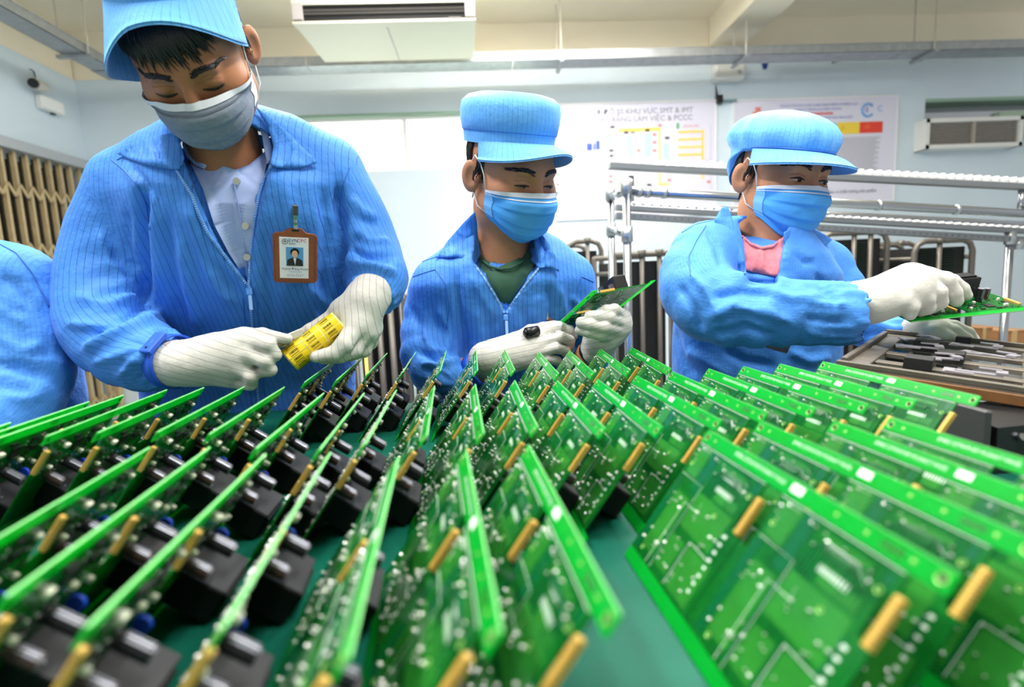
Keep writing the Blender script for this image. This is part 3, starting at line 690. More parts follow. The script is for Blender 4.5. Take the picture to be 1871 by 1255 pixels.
def laplace(V, Q, it, lam=.5):
    if it <= 0: return V
    e = np.concatenate([Q[:, [i, (i+1) % Q.shape[1]]] for i in range(Q.shape[1])]); e = np.concatenate([e, e[:, ::-1]])
    cnt = np.bincount(e[:, 0], minlength=len(V))[:, None]+1e-9
    for _ in range(it):
        s = np.stack([np.bincount(e[:, 0], weights=V[e[:, 1], k], minlength=len(V)) for k in range(3)], -1)
        V = V+(s/cnt-V)*lam
    return V
def normals(V, Q):
    n = np.cross(V[Q[:, 2]]-V[Q[:, 0]], V[Q[:, 3]]-V[Q[:, 1]]); N = np.zeros_like(V)
    for k in range(4): np.add.at(N, Q[:, k], n)
    return N/(np.linalg.norm(N, axis=1)[:, None]+1e-12)
_CR = np.array(CR); _CU = np.array(CU); _CF = np.array(CF); _CO = np.array((0, 0, CAMZ))
def proj(V):
    q = V-_CO; z = q @ _CF; return np.stack([935.5+FPX*(q @ _CR)/z, 627.5-FPX*(q @ _CU)/z], -1)
def seg_dist(p, a, b):
    a = np.array(a, float); b = np.array(b, float); ab = b-a; t = np.clip(((p-a) @ ab)/(ab @ ab+1e-9), 0, 1); d = p-a-t[:, None]*ab
    return np.hypot(d[:, 0], d[:, 1]), t
def folds(V, Q, strokes):
    """raise or sink cloth along traced fold lines: (polyline, half width px, height m) ; works on the visible side"""
    N = normals(V, Q); p = proj(V); view = V-_CO; face = np.clip(-(N*view).sum(1)/np.linalg.norm(view, axis=1), 0, 1); face = np.clip(face*2.2, 0, 1)
    D = np.zeros(len(V))
    for line, wd, amp in strokes:
        best = np.full(len(V), 1e9); tt = np.zeros(len(V)); m = len(line)-1
        for i in range(m):
            d, t = seg_dist(p, line[i], line[i+1]); better = d < best; best = np.where(better, d, best); tt = np.where(better, (i+t)/m, tt)
        prof = np.exp(-(best/wd)**2)*np.clip(np.minimum(tt, 1-tt)*6+.15, 0, 1)
        D += amp*prof
    return V+N*(D*face)[:, None]
def crumple(V, Q, amp, scale, seed=0, stretch=(1, 1, 1)):
    rs = np.random.RandomState(seed); N = normals(V, Q); D = np.zeros(len(V))
    for k in range(14):
        d = rs.randn(3)*np.array(stretch); d = d/np.linalg.norm(d)*scale*rs.uniform(.6, 1.8); ph = rs.uniform(0, 6.28)
        w = np.sin(V @ d+ph+1.3*np.sin(V @ (rs.randn(3)*scale*.5)+ph*2)); D += np.sign(w)*np.abs(w)**.8
    return V+N*(amp*D/14**.5)[:, None]
def dense_chain(pts, n=60):
    """smooth resample of [(xyz, r)]"""
    C = np.array([np.array(p) for p, r in pts], float); Rr = np.array([r for p, r in pts], float); m = len(C)
    t = np.linspace(0, m-1, n); o = []
    for x in t:
        i = min(int(x), m-2); u = x-i; p0 = C[max(i-1, 0)]; p1 = C[i]; p2 = C[i+1]; p3 = C[min(i+2, m-1)]
        o.append(.5*((2*p1)+(-p0+p2)*u+(2*p0-5*p1+4*p2-p3)*u*u+(-p0+3*p1-3*p2+p3)*u**3))
    return np.array(o), np.interp(t, np.arange(m), Rr)
def sleeve_stripe(V, C, Rr):
    """length around the sleeve at each vertex, from the nearest point of the sleeve's centre line"""
    D2 = ((V[:, None, :]-C[None])**2).sum(2); i = D2.argmin(1)
    T = np.gradient(C, axis=0); T /= np.linalg.norm(T, axis=1)[:, None]
    n0 = np.array((0, -1.0, .3)); Nn = []; p = n0
    for t in T:
        p = p-t*(p @ t); p /= np.linalg.norm(p); Nn.append(p.copy())
    Nn = np.array(Nn); B = np.cross(T, Nn); w = V-C[i]
    ang = np.arctan2((w*B[i]).sum(1), (w*Nn[i]).sum(1))
    return ang*Rr.mean()
def bvh_of(V, Q): return BVHTree.FromPolygons([Vector(v) for v in V], [tuple(int(i) for i in q) for q in Q])
def hitpx(bv, px, py, off=0.0, default=None):
    d = (at(px, py, 1.0)-Vector((0, 0, CAMZ))).normalized(); h = bv.ray_cast(Vector((0, 0, CAMZ)), d)
    if h[0] is None: return default
    return h[0]-d*off
def poly_clip_patch(name, poly, bv, off, thick, m, parent, depth_default=None, step=6, stripe=True, lift=None, fit=True, ydepth=None):
    """a cloth flap: outline given in photo pixels, laid on the surface under it, with its own thickness"""
    bm = bmesh.new(); P = []
    n = len(poly)
    for i in range(n):
        a = Vector((*poly[i], 0)); b = Vector((*poly[(i+1) % n], 0)); k = max(1, int((b-a).length/step))
        for j in range(k): P.append(a+(b-a)*j/k)
    vs = [bm.verts.new(p) for p in P]; bm.faces.new(vs); bmesh.ops.triangulate(bm, faces=bm.faces[:], quad_method='BEAUTY', ngon_method='BEAUTY')
    for it in range(2):
        es = [e for e in bm.edges if e.calc_length() > step*1.7 and len(e.link_faces) == 2]
        bmesh.ops.subdivide_edges(bm, edges=es, cuts=1); bmesh.ops.triangulate(bm, faces=bm.faces[:])
    bmesh.ops.beautify_fill(bm, faces=bm.faces[:], edges=bm.edges[:])
    bm.verts.index_update(); n = len(bm.verts); px = np.array([(v.co.x, v.co.y) for v in bm.verts]); F = [[v.index for v in f.verts] for f in bm.faces]
    bnd = [[e.verts[0].index, e.verts[1].index] for e in bm.edges if len(e.link_faces) == 1]; bm.free()
    V = []; miss = []; O = Vector((0, 0, CAMZ))
    for i, (x, y) in enumerate(px):
        o_ = off if lift is None else off+lift(x, y)
        h = hitpx(bv, x, y, o_)
        if h is None: miss.append(i)
        V.append(h)
    if miss:
        good = [i for i in range(n) if V[i] is not None]; gp = px[good]
        for i in miss:
            j = good[int(((gp-px[i])**2).sum(1).argmin())]; V[i] = at(px[i][0], px[i][1], V[j].y)
    V = np.array([tuple(v) for v in V])
    if ydepth is not None: V = np.array([tuple(at(x, y, ydepth(x, y))) for x, y in px]); fit = False
    # the flap bridges small bumps: its distance follows a smooth fit of the surface under it
    dirs = V-_CO; L = np.linalg.norm(dirs, axis=1); dirs /= L[:, None]
    e = np.array([[f[i], f[(i+1) % 3]] for f in F for i in range(3)]); e = np.concatenate([e, e[:, ::-1]])
    c = px.mean(0); sx = (px-c)/max(1.0, np.abs(px-c).max()); Aq = np.stack([np.ones(n), sx[:, 0], sx[:, 1], sx[:, 0]**2, sx[:, 0]*sx[:, 1], sx[:, 1]**2], -1)
    wgt = np.ones(n)
    if miss: wgt[miss] = .02
    for _ in range(6):
        q = np.linalg.lstsq(Aq*wgt[:, None], L*wgt, rcond=None)[0]; r_ = np.abs(Aq @ q-L); wgt = (1/(1+(r_/.008)**2))*(wgt > .021)+.02*(wgt <= .021)
    Lf = Aq @ q; hit = np.ones(n, bool)
    if miss: hit[miss] = False
    L = np.where(hit & (Lf-L < .007), np.minimum(Lf, L), Lf) if fit else L
    for _ in range(5):
        s = np.bincount(e[:, 0], weights=L[e[:, 1]], minlength=n)/np.bincount(e[:, 0], minlength=n); L = .5*L+.5*s
    V = _CO+dirs*L[:, None]; Bk = V+dirs*thick
    # orient faces to the camera
    FF = []
    for f in F:
        nn = np.cross(V[f[1]]-V[f[0]], V[f[2]]-V[f[0]]); FF.append(tuple(f) if nn @ dirs[f[0]] < 0 else tuple(reversed(f)))
    FB = [tuple(i+n for i in reversed(f)) for f in FF]
    FS = [(a, b, b+n, a+n) for a, b in bnd]
    st = np.concatenate([V[:, 0], V[:, 0]])
    return put(name, np.concatenate([V, Bk]), FF+FB+FS, m, parent, True, {'stripe': st} if stripe else None)
def line_on(bv, pts, off, n=40):
    """points of a photo polyline laid on a surface"""
    pts = np.array(pts, float); L = np.concatenate([[0], np.cumsum(np.hypot(*np.diff(pts, axis=0).T))]); t = np.linspace(0, L[-1], n); o = []; last = None
    for x, y in zip(np.interp(t, L, pts[:, 0]), np.interp(t, L, pts[:, 1])):
        h = hitpx(bv, x, y, off)
        if h is None and last is not None: h = at(x, y, last.y)
        if h is not None: o.append(h); last = h
    return o
# ================================================================ PEOPLE: materials and part builders
M_skin = mat('skin', srgb(172, 114, 80), .48, sss=.06, noise=.06, nscale=35, spec=.35)
M_skin2 = mat('skin_light', srgb(188, 130, 96), .48, sss=.06, noise=.06, nscale=35, spec=.35)
M_hair = mat('black_hair', srgb(14, 13, 14), .38, bump=.3, bscale=160)
M_jkt = stripe_mat('blue_pinstripe_cloth', srgb(70, 140, 230), srgb(40, 92, 184), .0098, .0008)
M_jkt3 = stripe_mat('blue_fine_cloth', srgb(76, 146, 232), srgb(66, 134, 224), .0060, .0010, bump=.45)
M_seam = mat('blue_seam', srgb(52, 116, 206), .6)
M_capm = stripe_mat('cap_cloth', srgb(104, 176, 242), srgb(76, 140, 218), .0085, .0006, bump=.35)
M_glove = stripe_mat('white_glove_cloth', srgb(208, 204, 197), srgb(146, 144, 143), .0105, .0007, rough=.8, bump=.2, bscale=40, sheen=.2, mottle=.05)
M_glovep = stripe_mat('plain_white_glove', srgb(216, 213, 204), srgb(210, 207, 198), .012, .0007, rough=.8, bump=.2, bscale=40, sheen=.2, mottle=.06)
M_zip = mat('zip_teeth', srgb(158, 202, 250), .4)
M_ziptape = mat('zip_tape', srgb(92, 158, 240), .6)
M_shirt = mat('lavender_shirt', srgb(168, 186, 232), .7, bump=.15, bscale=50)
M_tee_g = mat('dark_green_tee', srgb(52, 92, 70), .8, bump=.15, bscale=60)
M_tee_p = mat('pink_marl_tee', srgb(226, 130, 138), .8, noise=.12, nscale=120)
M_maskg = mat('grey_mask_cloth', srgb(128, 137, 152), .85, noise=.10, nscale=140, bump=.5, bscale=70)
M_maskb = mat('blue_mask_cloth', srgb(78, 168, 242), .7, noise=.05, nscale=60, bump=.15, bscale=60)
M_maskw = mat('white_mask_edge', srgb(224, 226, 232), .7)
M_band = mat('blue_wrist_band', srgb(32, 92, 220), .45)
M_strapb = mat('black_wrist_band', srgb(20, 20, 24), .5)
M_trs = mat('navy_trousers', srgb(40, 46, 62), .8)
M_shoe = mat('black_shoe', srgb(20, 20, 22), .4)
def M4(yaw, pitch, roll):
    return Matrix.Rotation(R(roll), 4, 'Y') @ Matrix.Rotation(R(yaw), 4, 'Z') @ Matrix.Rotation(R(pitch), 4, 'X')
def xf(M, V): return (np.asarray(V) @ np.array(M.to_3x3()).T)+np.array(M.translation)
EX = .0325
def head_sdf(P, neck=None):
    d = s_ell(P, (0, .012, .035), (.078, .097, .085))
    d = smin(d, s_ell(P, (0, -.030, -.028), (.067, .062, .086)), .035)
    d = smin(d, s_ell(P, (0, -.050, -.088), (.040, .040, .028)), .03)
    for s in (-1, 1):
        d = smin(d, s_ell(P, (s*.046, -.052, -.022), (.026, .030, .022)), .02)
        d = smin(d, s_ell(P, (s*.050, .0, -.070), (.018, .03, .028)), .03)
    d = smin(d, s_cap(P, (-.036, -.079, .022), (.036, -.079, .022), .0105, .0105), .016)
    d = smin(d, s_cap(P, (0, -.086, .016), (0, -.110, -.034), .007, .0115), .012)
    for s in (-1, 1):
        d = smin(d, s_ell(P, (s*.012, -.100, -.038), (.009, .010, .008)), .006)
        d = smax(d, -s_ell(P, (s*.034, -.104, .002), (.021, .016, .011)), .012)
        d = smin(d, s_ell(P, (s*EX, -.0775, .000), (.0155, .0135, .0120)), .004)
        e = s_ell(P, (s*.0835, .018, -.012), (.0080, .0195, .0315), Matrix.Rotation(R(s*-32), 3, 'Z') @ Matrix.Rotation(R(-10), 3, 'X'))
        e = smax(e, -s_ell(P, (s*.0905, .0085, -.009), (.0085, .0145, .0225), Matrix.Rotation(R(s*-32), 3, 'Z')), .0025)
        e = smin(e, s_ell(P, (s*.0800, -.001, -.012), (.006, .006, .010)), .004)
        d = smin(d, e, .004)
    if neck is not None:
        d = smin(d, s_cap(P, (0, .018, -.055), neck, .052, .062), .03)
    return d
def strand(mb, pts, r0, r1, n=5):
    m = len(pts); mb.tube(pts, [r0+(r1-r0)*(i/(m-1))**1.5 for i in range(m)], n)
def lring(a, b, cy, z, n=48, tilt=0.0):
    return [(a*math.sin(2*math.pi*k/n), cy-b*math.cos(2*math.pi*k/n), z+tilt*(-math.cos(2*math.pi*k/n))) for k in range(n)]
def loft_rings(rings, top=True):
    n = len(rings[0]); V = [p for r in rings for p in r]; F = []
    for i in range(len(rings)-1):
        for k in range(n): F.append((i*n+k, i*n+(k+1) % n, (i+1)*n+(k+1) % n, (i+1)*n+k))
    if top: F.append(tuple((len(rings)-1)*n+k for k in range(n)))
    return np.array(V), F
def put_local(name, V, F, M, m, parent, smooth=True, attr=None): return put(name, xf(M, V), F, m, parent, smooth, attr)
class Head: pass
def build_head(person, M, neck_world, skin, mask_m, style, look, maskskew=0.0, hair=True):
    """head, face, hair, mask and cap in head space (face towards -Y), placed by M"""
    h = Head(); Mi = M.inverted(); nl = tuple(Mi @ Vector(neck_world))
    lo = np.minimum((-.1, -.14, -.135), np.array(nl)-.07); hi = np.maximum((.1, .12, .13), np.array(nl)+.07)
    V, Q = nets(lambda P: head_sdf(P, nl), lo, hi, .0024, 1)
    h.V, h.Q = xf(M, V), Q; h.bv = bvh_of(V, Q); h.M = M
    def front(x, z, off=0.0):
        r = h.bv.ray_cast(Vector((x, -.3, z)), Vector((0, 1, 0)))[0]
        return (r.x, r.y-off, r.z) if r is not None else (x, -.08, z)
    def radial(phi, z, off):
        d = Vector((math.sin(phi), -math.cos(phi), 0)); r = h.bv.ray_cast(Vector((0, .012, z))+d*.3, -d)[0]
        return tuple(r+d*off) if r is not None else tuple(Vector((0, .012, z))+d*.08)
    # brows, lashes, eyes
    for s in (-1, 1):
        mb = MB(); rnd = random.Random(3+s)
        for i in range(90):
            t = (i % 45)/44; x = s*(.012+.042*t); z = .020+.007*math.sin(min(1, t*1.25)*math.pi*.62)-(.004*max(0, t-.6)/.4)
            wd = .0092*(1-.55*t); z += rnd.uniform(-wd*.5, wd*.5)
            a = front(x, z, .0004); b = front(x+s*.007, z+.0022*(1-1.7*t), .0016)
            strand(mb, [a, ((a[0]+b[0])/2, (a[1]+b[1])/2-.0008, (a[2]+b[2])/2), b], .0013, .0005, 4)
        put_local('eyebrow', np.array(mb.V), mb.F, M, M_hair, person)
        zl = {'down': -.0062, 'half': -.0040, 'open': -.0022}[look]; eo = {'down': 0, 'half': .0030, 'open': .0052}[look]
        mb = MB(); pts = []
        for i in range(11):
            t = i/10*2-1; x = s*EX+t*.0150; z = zl+(-.0030*(1-t*t) if look == 'down' else eo*.5*(1-t*t))
            pts.append(front(x, z, .0003))
        mb.tube(pts, [.0008+.0014*math.sin(math.pi*i/10) for i in range(11)], 6); put_local('eyelash', np.array(mb.V), mb.F, M, M_hair, person)
        if look != 'down':
            mb = MB(); N = 14; V2 = []; F2 = []
            top = [front(s*EX+(i/(N-1)*2-1)*.0135, zl+eo*.45*(1-(i/(N-1)*2-1)**2), .0004) for i in range(N)]
            bot = [front(s*EX+(i/(N-1)*2-1)*.0135, zl-eo*.75*(1-(i/(N-1)*2-1)**2), .0004) for i in range(N)]
            V2 = top+bot; F2 = [(i, i+1, N+i+1, N+i) for i in range(N-1)]
            put_local('eye', np.array(V2), F2, M, mat('eye_white', srgb(170, 158, 150), .2), person)
            c = front(s*EX+.0025, zl-eo*.15, .0006); mb = MB(); mb.tube([(c[0], c[1]+.001, c[2]), (c[0], c[1]-.0002, c[2])], min(.0050, eo*.85), 12); put_local('iris', np.array(mb.V), mb.F, M, M_hair, person)
        # lid crease
        mb = MB(); pts = [front(s*EX+(i/10*2-1)*.0155, .0075-.004*(i/10*2-1)**2, .0000) for i in range(11)]
        mb.tube(pts, .0005, 5); put_local('lid_crease', np.array(mb.V), mb.F, M, mat('crease_skin', srgb(150, 98, 72), .6), person)
    # hair: cap of hair on the skull plus sideburns
    if hair:
        mb = MB(); rnd = random.Random(9)
        if style == 'fringe':
            for i in range(330):
                ph = rnd.uniform(-1.3, 1.3); base = i < 230; z0 = .090
                zend = (rnd.uniform(.044, .058) if base else rnd.uniform(.031, .044))+.020*max(0, min(1, (ph-.25)/.5))-.004*math.cos(ph*2)
                sw = rnd.uniform(.02, .16); pts = []; o_ = rnd.uniform(0, .002)
                for j in range(7):
                    t = j/6; z = z0+(zend-z0)*t
                    pts.append(radial(ph+sw*t*t, z, .0026*math.sin(math.pi*t)+.0022+o_))
                strand(mb, pts, .0042, .0006) if base else strand(mb, pts, .0036, .0003)
        for s in (-1, 1):
            for i in range(60):
                ph = s*rnd.uniform(1.22, 1.52); z0 = .06; ze = rnd.uniform(-.020, .010); pts = [radial(ph+.04*s*j/5, z0+(ze-z0)*j/5, .0006) for j in range(6)]
                strand(mb, pts, .0015, .0005)
            for i in range(70):
                ph = s*rnd.uniform(1.85, 3.1); z0 = .055; ze = rnd.uniform(-.060, -.03); pts = [radial(ph, z0+(ze-z0)*j/5, .003) for j in range(6)]
                strand(mb, pts, .0038, .001)
        o = put_local('hair', np.array(mb.V), mb.F, M, M_hair, person)
        o['label'] = 'short black hair'
    # mask
    if mask_m is not None:
        NU, NV = 41, 53; V2 = np.zeros((NV, NU, 3)); vv = np.linspace(0, 1, NV)
        for j, v in enumerate(vv):
            yf = np.interp(v, [0, .18, .45, .78, 1], [.108, .1255, .121, .110, .082]); ax = np.interp(v, [0, .2, .5, .8, 1], [.067, .070, .071, .064, .044]); ye = np.interp(v, [0, .5, 1], [.030, .026, .034])
            for i, u in enumerate(np.linspace(-1, 1, NU)):
                th = u*math.pi/2; x = ax*math.sin(th); y = -(ye+(yf-ye)*max(0, math.cos(th))**.75)
                zt = -.012-.016*u*u; zb = -.120+.038*u*u
                z = zt+(zb-zt)*v
                w3 = (v+.05*(u*u)*(v-.3))*3.6-.35; fr3 = w3 % 1.0; pl = (.0052*(fr3 if fr3 < .86 else (1-fr3)/.14*.86))*(1 if .12 < v < .94 else 0)*(1-u**6)+.0016*math.sin(u*9+v*7)*math.sin(v*11+u*4)*(1-abs(u))
                V2[j, i] = (x, y-pl, z)
        V2 = V2.reshape(-1, 3); c0 = np.array((0, -.03, -.075))
        for it in range(10):
            d = head_sdf(V2.astype(f32), nl); dirn = V2-c0; dirn[:, 2] *= .3; dirn /= np.linalg.norm(dirn, axis=1)[:, None]
            V2 = V2+dirn*np.clip(.0030-d, 0, .01)[:, None]
        h.maskV = V2.reshape(NV, NU, 3); g = h.maskV
        for it in range(1): g[1:-1, 1:-1] = .5*g[1:-1, 1:-1]+.125*(g[:-2, 1:-1]+g[2:, 1:-1]+g[1:-1, :-2]+g[1:-1, 2:])
        F = [(j*NU+i, (j+1)*NU+i, (j+1)*NU+i+1, j*NU+i+1) for j in range(NV-1) for i in range(NU-1)]
        inner = (g.reshape(-1, 3)-c0)*.985+c0; n0 = NU*NV
        F2 = [tuple(x+n0 for x in reversed(f)) for f in F]
        bnd = [(i, i+1) for i in range(NU-1)]+[((NV-1)*NU+i+1, (NV-1)*NU+i) for i in range(NU-1)]+[((j+1)*NU, j*NU) for j in range(NV-1)]+[(j*NU+NU-1, (j+1)*NU+NU-1) for j in range(NV-1)]
        Fs = [(a, b, b+n0, a+n0) for a, b in bnd]
        mk = put_local('face_mask', np.concatenate([g.reshape(-1, 3), inner]), F+F2+Fs, M, mask_m, person)
        def strip(rows, nm, off, mm):
            a, b = rows; L = [[g[j, i]+(g[j, i]-c0)/np.linalg.norm(g[j, i]-c0)*off for i in range(NU)] for j in (a, b)]
            VV = L[0]+L[1]; put_local(nm, np.array(VV), [(i, i+1, NU+i+1, NU+i) for i in range(NU-1)], M, mm, mk)
        strip((0, 4), 'top_band', .0012, M_maskw)
        strip((6, 7), 'stitch_line', .0014, M_maskw if mask_m is M_maskb else mat('mask_stitch', srgb(96, 104, 116), .8))
        for s in (0, NU-1):
            a, b = (0, 2) if s == 0 else (NU-3, NU-1)
            VV = [g[j, i]+(g[j, i]-c0)/np.linalg.norm(g[j, i]-c0)*.0012 for j in range(NV-6) for i in (a, b)]
            put_local('side_hem', np.array(VV), [(2*j, 2*j+1, 2*j+3, 2*j+2) for j in range(NV-7)], M, M_maskw if mask_m is not M_maskb else mat('mask_hem_blue', srgb(120, 188, 244), .7), mk)
            sg = -1 if s == 0 else 1; mb = MB()
            pe = [(sg*.079, -.006, .018), (sg*.083, .012, .030), (sg*.080, .030, .010), (sg*.078, .030, -.020), (sg*.078, .008, -.042)]
            p0 = tuple(g[1, s]); p1 = tuple(g[NV-11, s])
            mid0 = (sg*.0775, -.020, (p0[2]+.018)/2+.004)
            mb.tube([p0, mid0]+pe+[(sg*.078, -.010, -.062), p1], .0013, 6)
            put_local('ear_loop', np.array(mb.V), mb.F, M, M_maskw, mk)
    return h
def build_cap(person, M, style, material=None, VL=.052, curl=.006, droop=0.0):
    mm = material or M_capm
    if style == 'visor':
        prof = [(.040, .084, .102), (.060, .0855, .1035), (.066, .0865, .1045), (.068, .0885, .1065), (.090, .0925, .1095), (.112, .0935, .1095), (.130, .0905, .105), (.142, .079, .092), (.149, .058, .068), (.152, .025, .03)]
        rings = [lring(a, b, .012, z, 56, .006 if i < 4 else .003) for i, (z, a, b) in enumerate(prof)]
        V, F = loft_rings(rings)
        st = np.array([(math.atan2(v[0], -(v[1]-.012)))*.1 for v in V])
        V2 = V.copy()
        for i, v in enumerate(V):
            ph = math.atan2(v[0], -(v[1]-.012)); s = 1+.012*math.sin(ph*9+v[2]*60)*max(0, (v[2]-.07)/.1); V2[i] = (v[0]*s, .012+(v[1]-.012)*s, v[2])
        cap = put_local('cap', V2, F, M, mm, person, True, {'stripe': st})
        mb = MB(); mb.tube(lring(.0872, .1052, .012, .0670, 56, .006), .0013, 6, closed=True); put_local('band_seam', np.array(mb.V), mb.F, M, M_seam, cap)
        N = 41; Mv = 8; VV = []; stv = []
        for j in range(Mv):
            t = j/(Mv-1)
            for i in range(N):
                u = i/(N-1)*2-1; ph = u*R(80); L = VL*max(0, 1-abs(u)**2.6)**.7
                rx, ry = .084+L*t*.62, .102+L*t
                z = .043-.010*t-.012*t*t-.022*t*math.sin(ph)**2+curl*math.sin(ph*3.2+.4)*t-droop*t*max(0, -u)**1.3
                VV.append((rx*math.sin(ph), .012-ry*math.cos(ph), z)); stv.append(ph*.1)
        VV = np.array(VV); FF = [(j*N+i, j*N+i+1, (j+1)*N+i+1, (j+1)*N+i) for j in range(Mv-1) for i in range(N-1)]
        low = VV.copy(); low[:, 2] -= .0035; n0 = len(VV)
        FB = [tuple(x+n0 for x in reversed(f)) for f in FF]; bd = [(i, i+1) for i in range(N-1)]+[((Mv-1)*N+i+1, (Mv-1)*N+i) for i in range(N-1)]
        put_local('visor', np.concatenate([VV, low]), FF+FB+[(a, b, b+n0, a+n0) for a, b in bd], M, mm, cap, True, {'stripe': np.concatenate([stv, stv])})
        return cap
    # gathered bouffant hood with a short visor
    prof = [(-.030, .070, .080, .045), (.000, .090, .100, .030), (.030, .092, .108, .016), (.050, .094, .112, .014), (.060, .099, .119, .018), (.074, .103, .124, .022), (.089, .100, .121, .025), (.104, .090, .110, .027), (.117, .073, .090, .028), (.127, .050, .062, .028), (.133, .022, .028, .028)]
    n = 96; rings = []
    for z, a, b, cy in prof:
        r = []
        for k in range(n):
            ph = 2*math.pi*k/n; front = (1+math.cos(ph))/2
            g = 1+.030*math.sin(ph*12+1.3*math.sin(ph*4))*max(0, min(1, (z-.045)/.03))+.012*math.sin(ph*7+z*30)*(z > .05)
            zz = z
            if z < .045: zz = z+(.045-z)*min(1, front*1.9)*.98      # the front hem rises above the brow, the back falls to the nape
            r.append((a*g*math.sin(ph), cy-b*g*math.cos(ph), zz))
        rings.append(r)
    V, F = loft_rings(rings); st = np.array([(math.atan2(v[0], -(v[1]-.02)))*.11 for v in V])
    cap = put_local('cap', V, F, M, mm, person, True, {'stripe': st})
    N = 41; Mv = 7; VV = []; stv = []
    for j in range(Mv):
        t = j/(Mv-1)
        for i in range(N):
            u = i/(N-1)*2-1; ph = u*R(78); L = .056*max(0, 1-abs(u)**2.4)**.7
            VV.append(((.095+L*t*.8)*math.sin(ph), .014-(.1125+L*t)*math.cos(ph), .048-.008*t-.014*t*t-.010*t*math.sin(ph)**2)); stv.append(ph*.1)
    VV = np.array(VV); FF = [(j*N+i, j*N+i+1, (j+1)*N+i+1, (j+1)*N+i) for j in range(Mv-1) for i in range(N-1)]
    low = VV.copy(); low[:, 2] -= .0035; n0 = len(VV); FB = [tuple(x+n0 for x in reversed(f)) for f in FF]; bd = [(i, i+1) for i in range(N-1)]+[((Mv-1)*N+i+1, (Mv-1)*N+i) for i in range(N-1)]
    put_local('visor', np.concatenate([VV, low]), FF+FB+[(a, b, b+n0, a+n0) for a, b in bd], M, mm, cap, True, {'stripe': np.concatenate([stv, stv])})
    mb = MB(); rr = [((.0955)*math.sin(t), .014-.1135*math.cos(t), .050) for t in [R(-80+4*i) for i in range(41)]]; mb.tube(rr, .0014, 6); put_local('band_seam', np.array(mb.V), mb.F, M, M_seam, cap)
    return cap
# ---------------------------------------------------------------- jackets
def secs_world(secs):
    o = []
    for px, py, hw, Y, hd in secs:
        c = at(px, py, Y); o.append((c.z, c.x, c.y, hw*Y/FPX, hd))
    o.sort(); return np.array(o)
def torso_sdf(P, S):
    z = P[:, 2]; cx = np.interp(z, S[:, 0], S[:, 1]).astype(f32); cy = np.interp(z, S[:, 0], S[:, 2]).astype(f32)
    a = np.interp(z, S[:, 0], S[:, 3]).astype(f32); b = np.interp(z, S[:, 0], S[:, 4]).astype(f32)
    q = ((np.abs(P[:, 0]-cx)/a)**2.3+(np.abs(P[:, 1]-cy)/b)**2.3)**(1/2.3)
    d = (q-1)*np.minimum(a, b)*.9
    d = smax(d, z-S[-1, 0], .02); return np.maximum(d, S[0, 0]-z)
def poly_sdf_px(p, poly):
    n = len(poly); d = np.full(len(p), 1e9, f32); inside = np.zeros(len(p), bool)
    for i in range(n):
        a = poly[i]; b = poly[(i+1) % n]; e, _ = seg_dist(p, a, b); d = np.minimum(d, e)
        c = ((a[1] > p[:, 1]) != (b[1] > p[:, 1])) & (p[:, 0] < (b[0]-a[0])*(p[:, 1]-a[1])/(b[1]-a[1]+1e-9)+a[0]); inside ^= c
    return np.where(inside, -d, d)
class Jk: pass
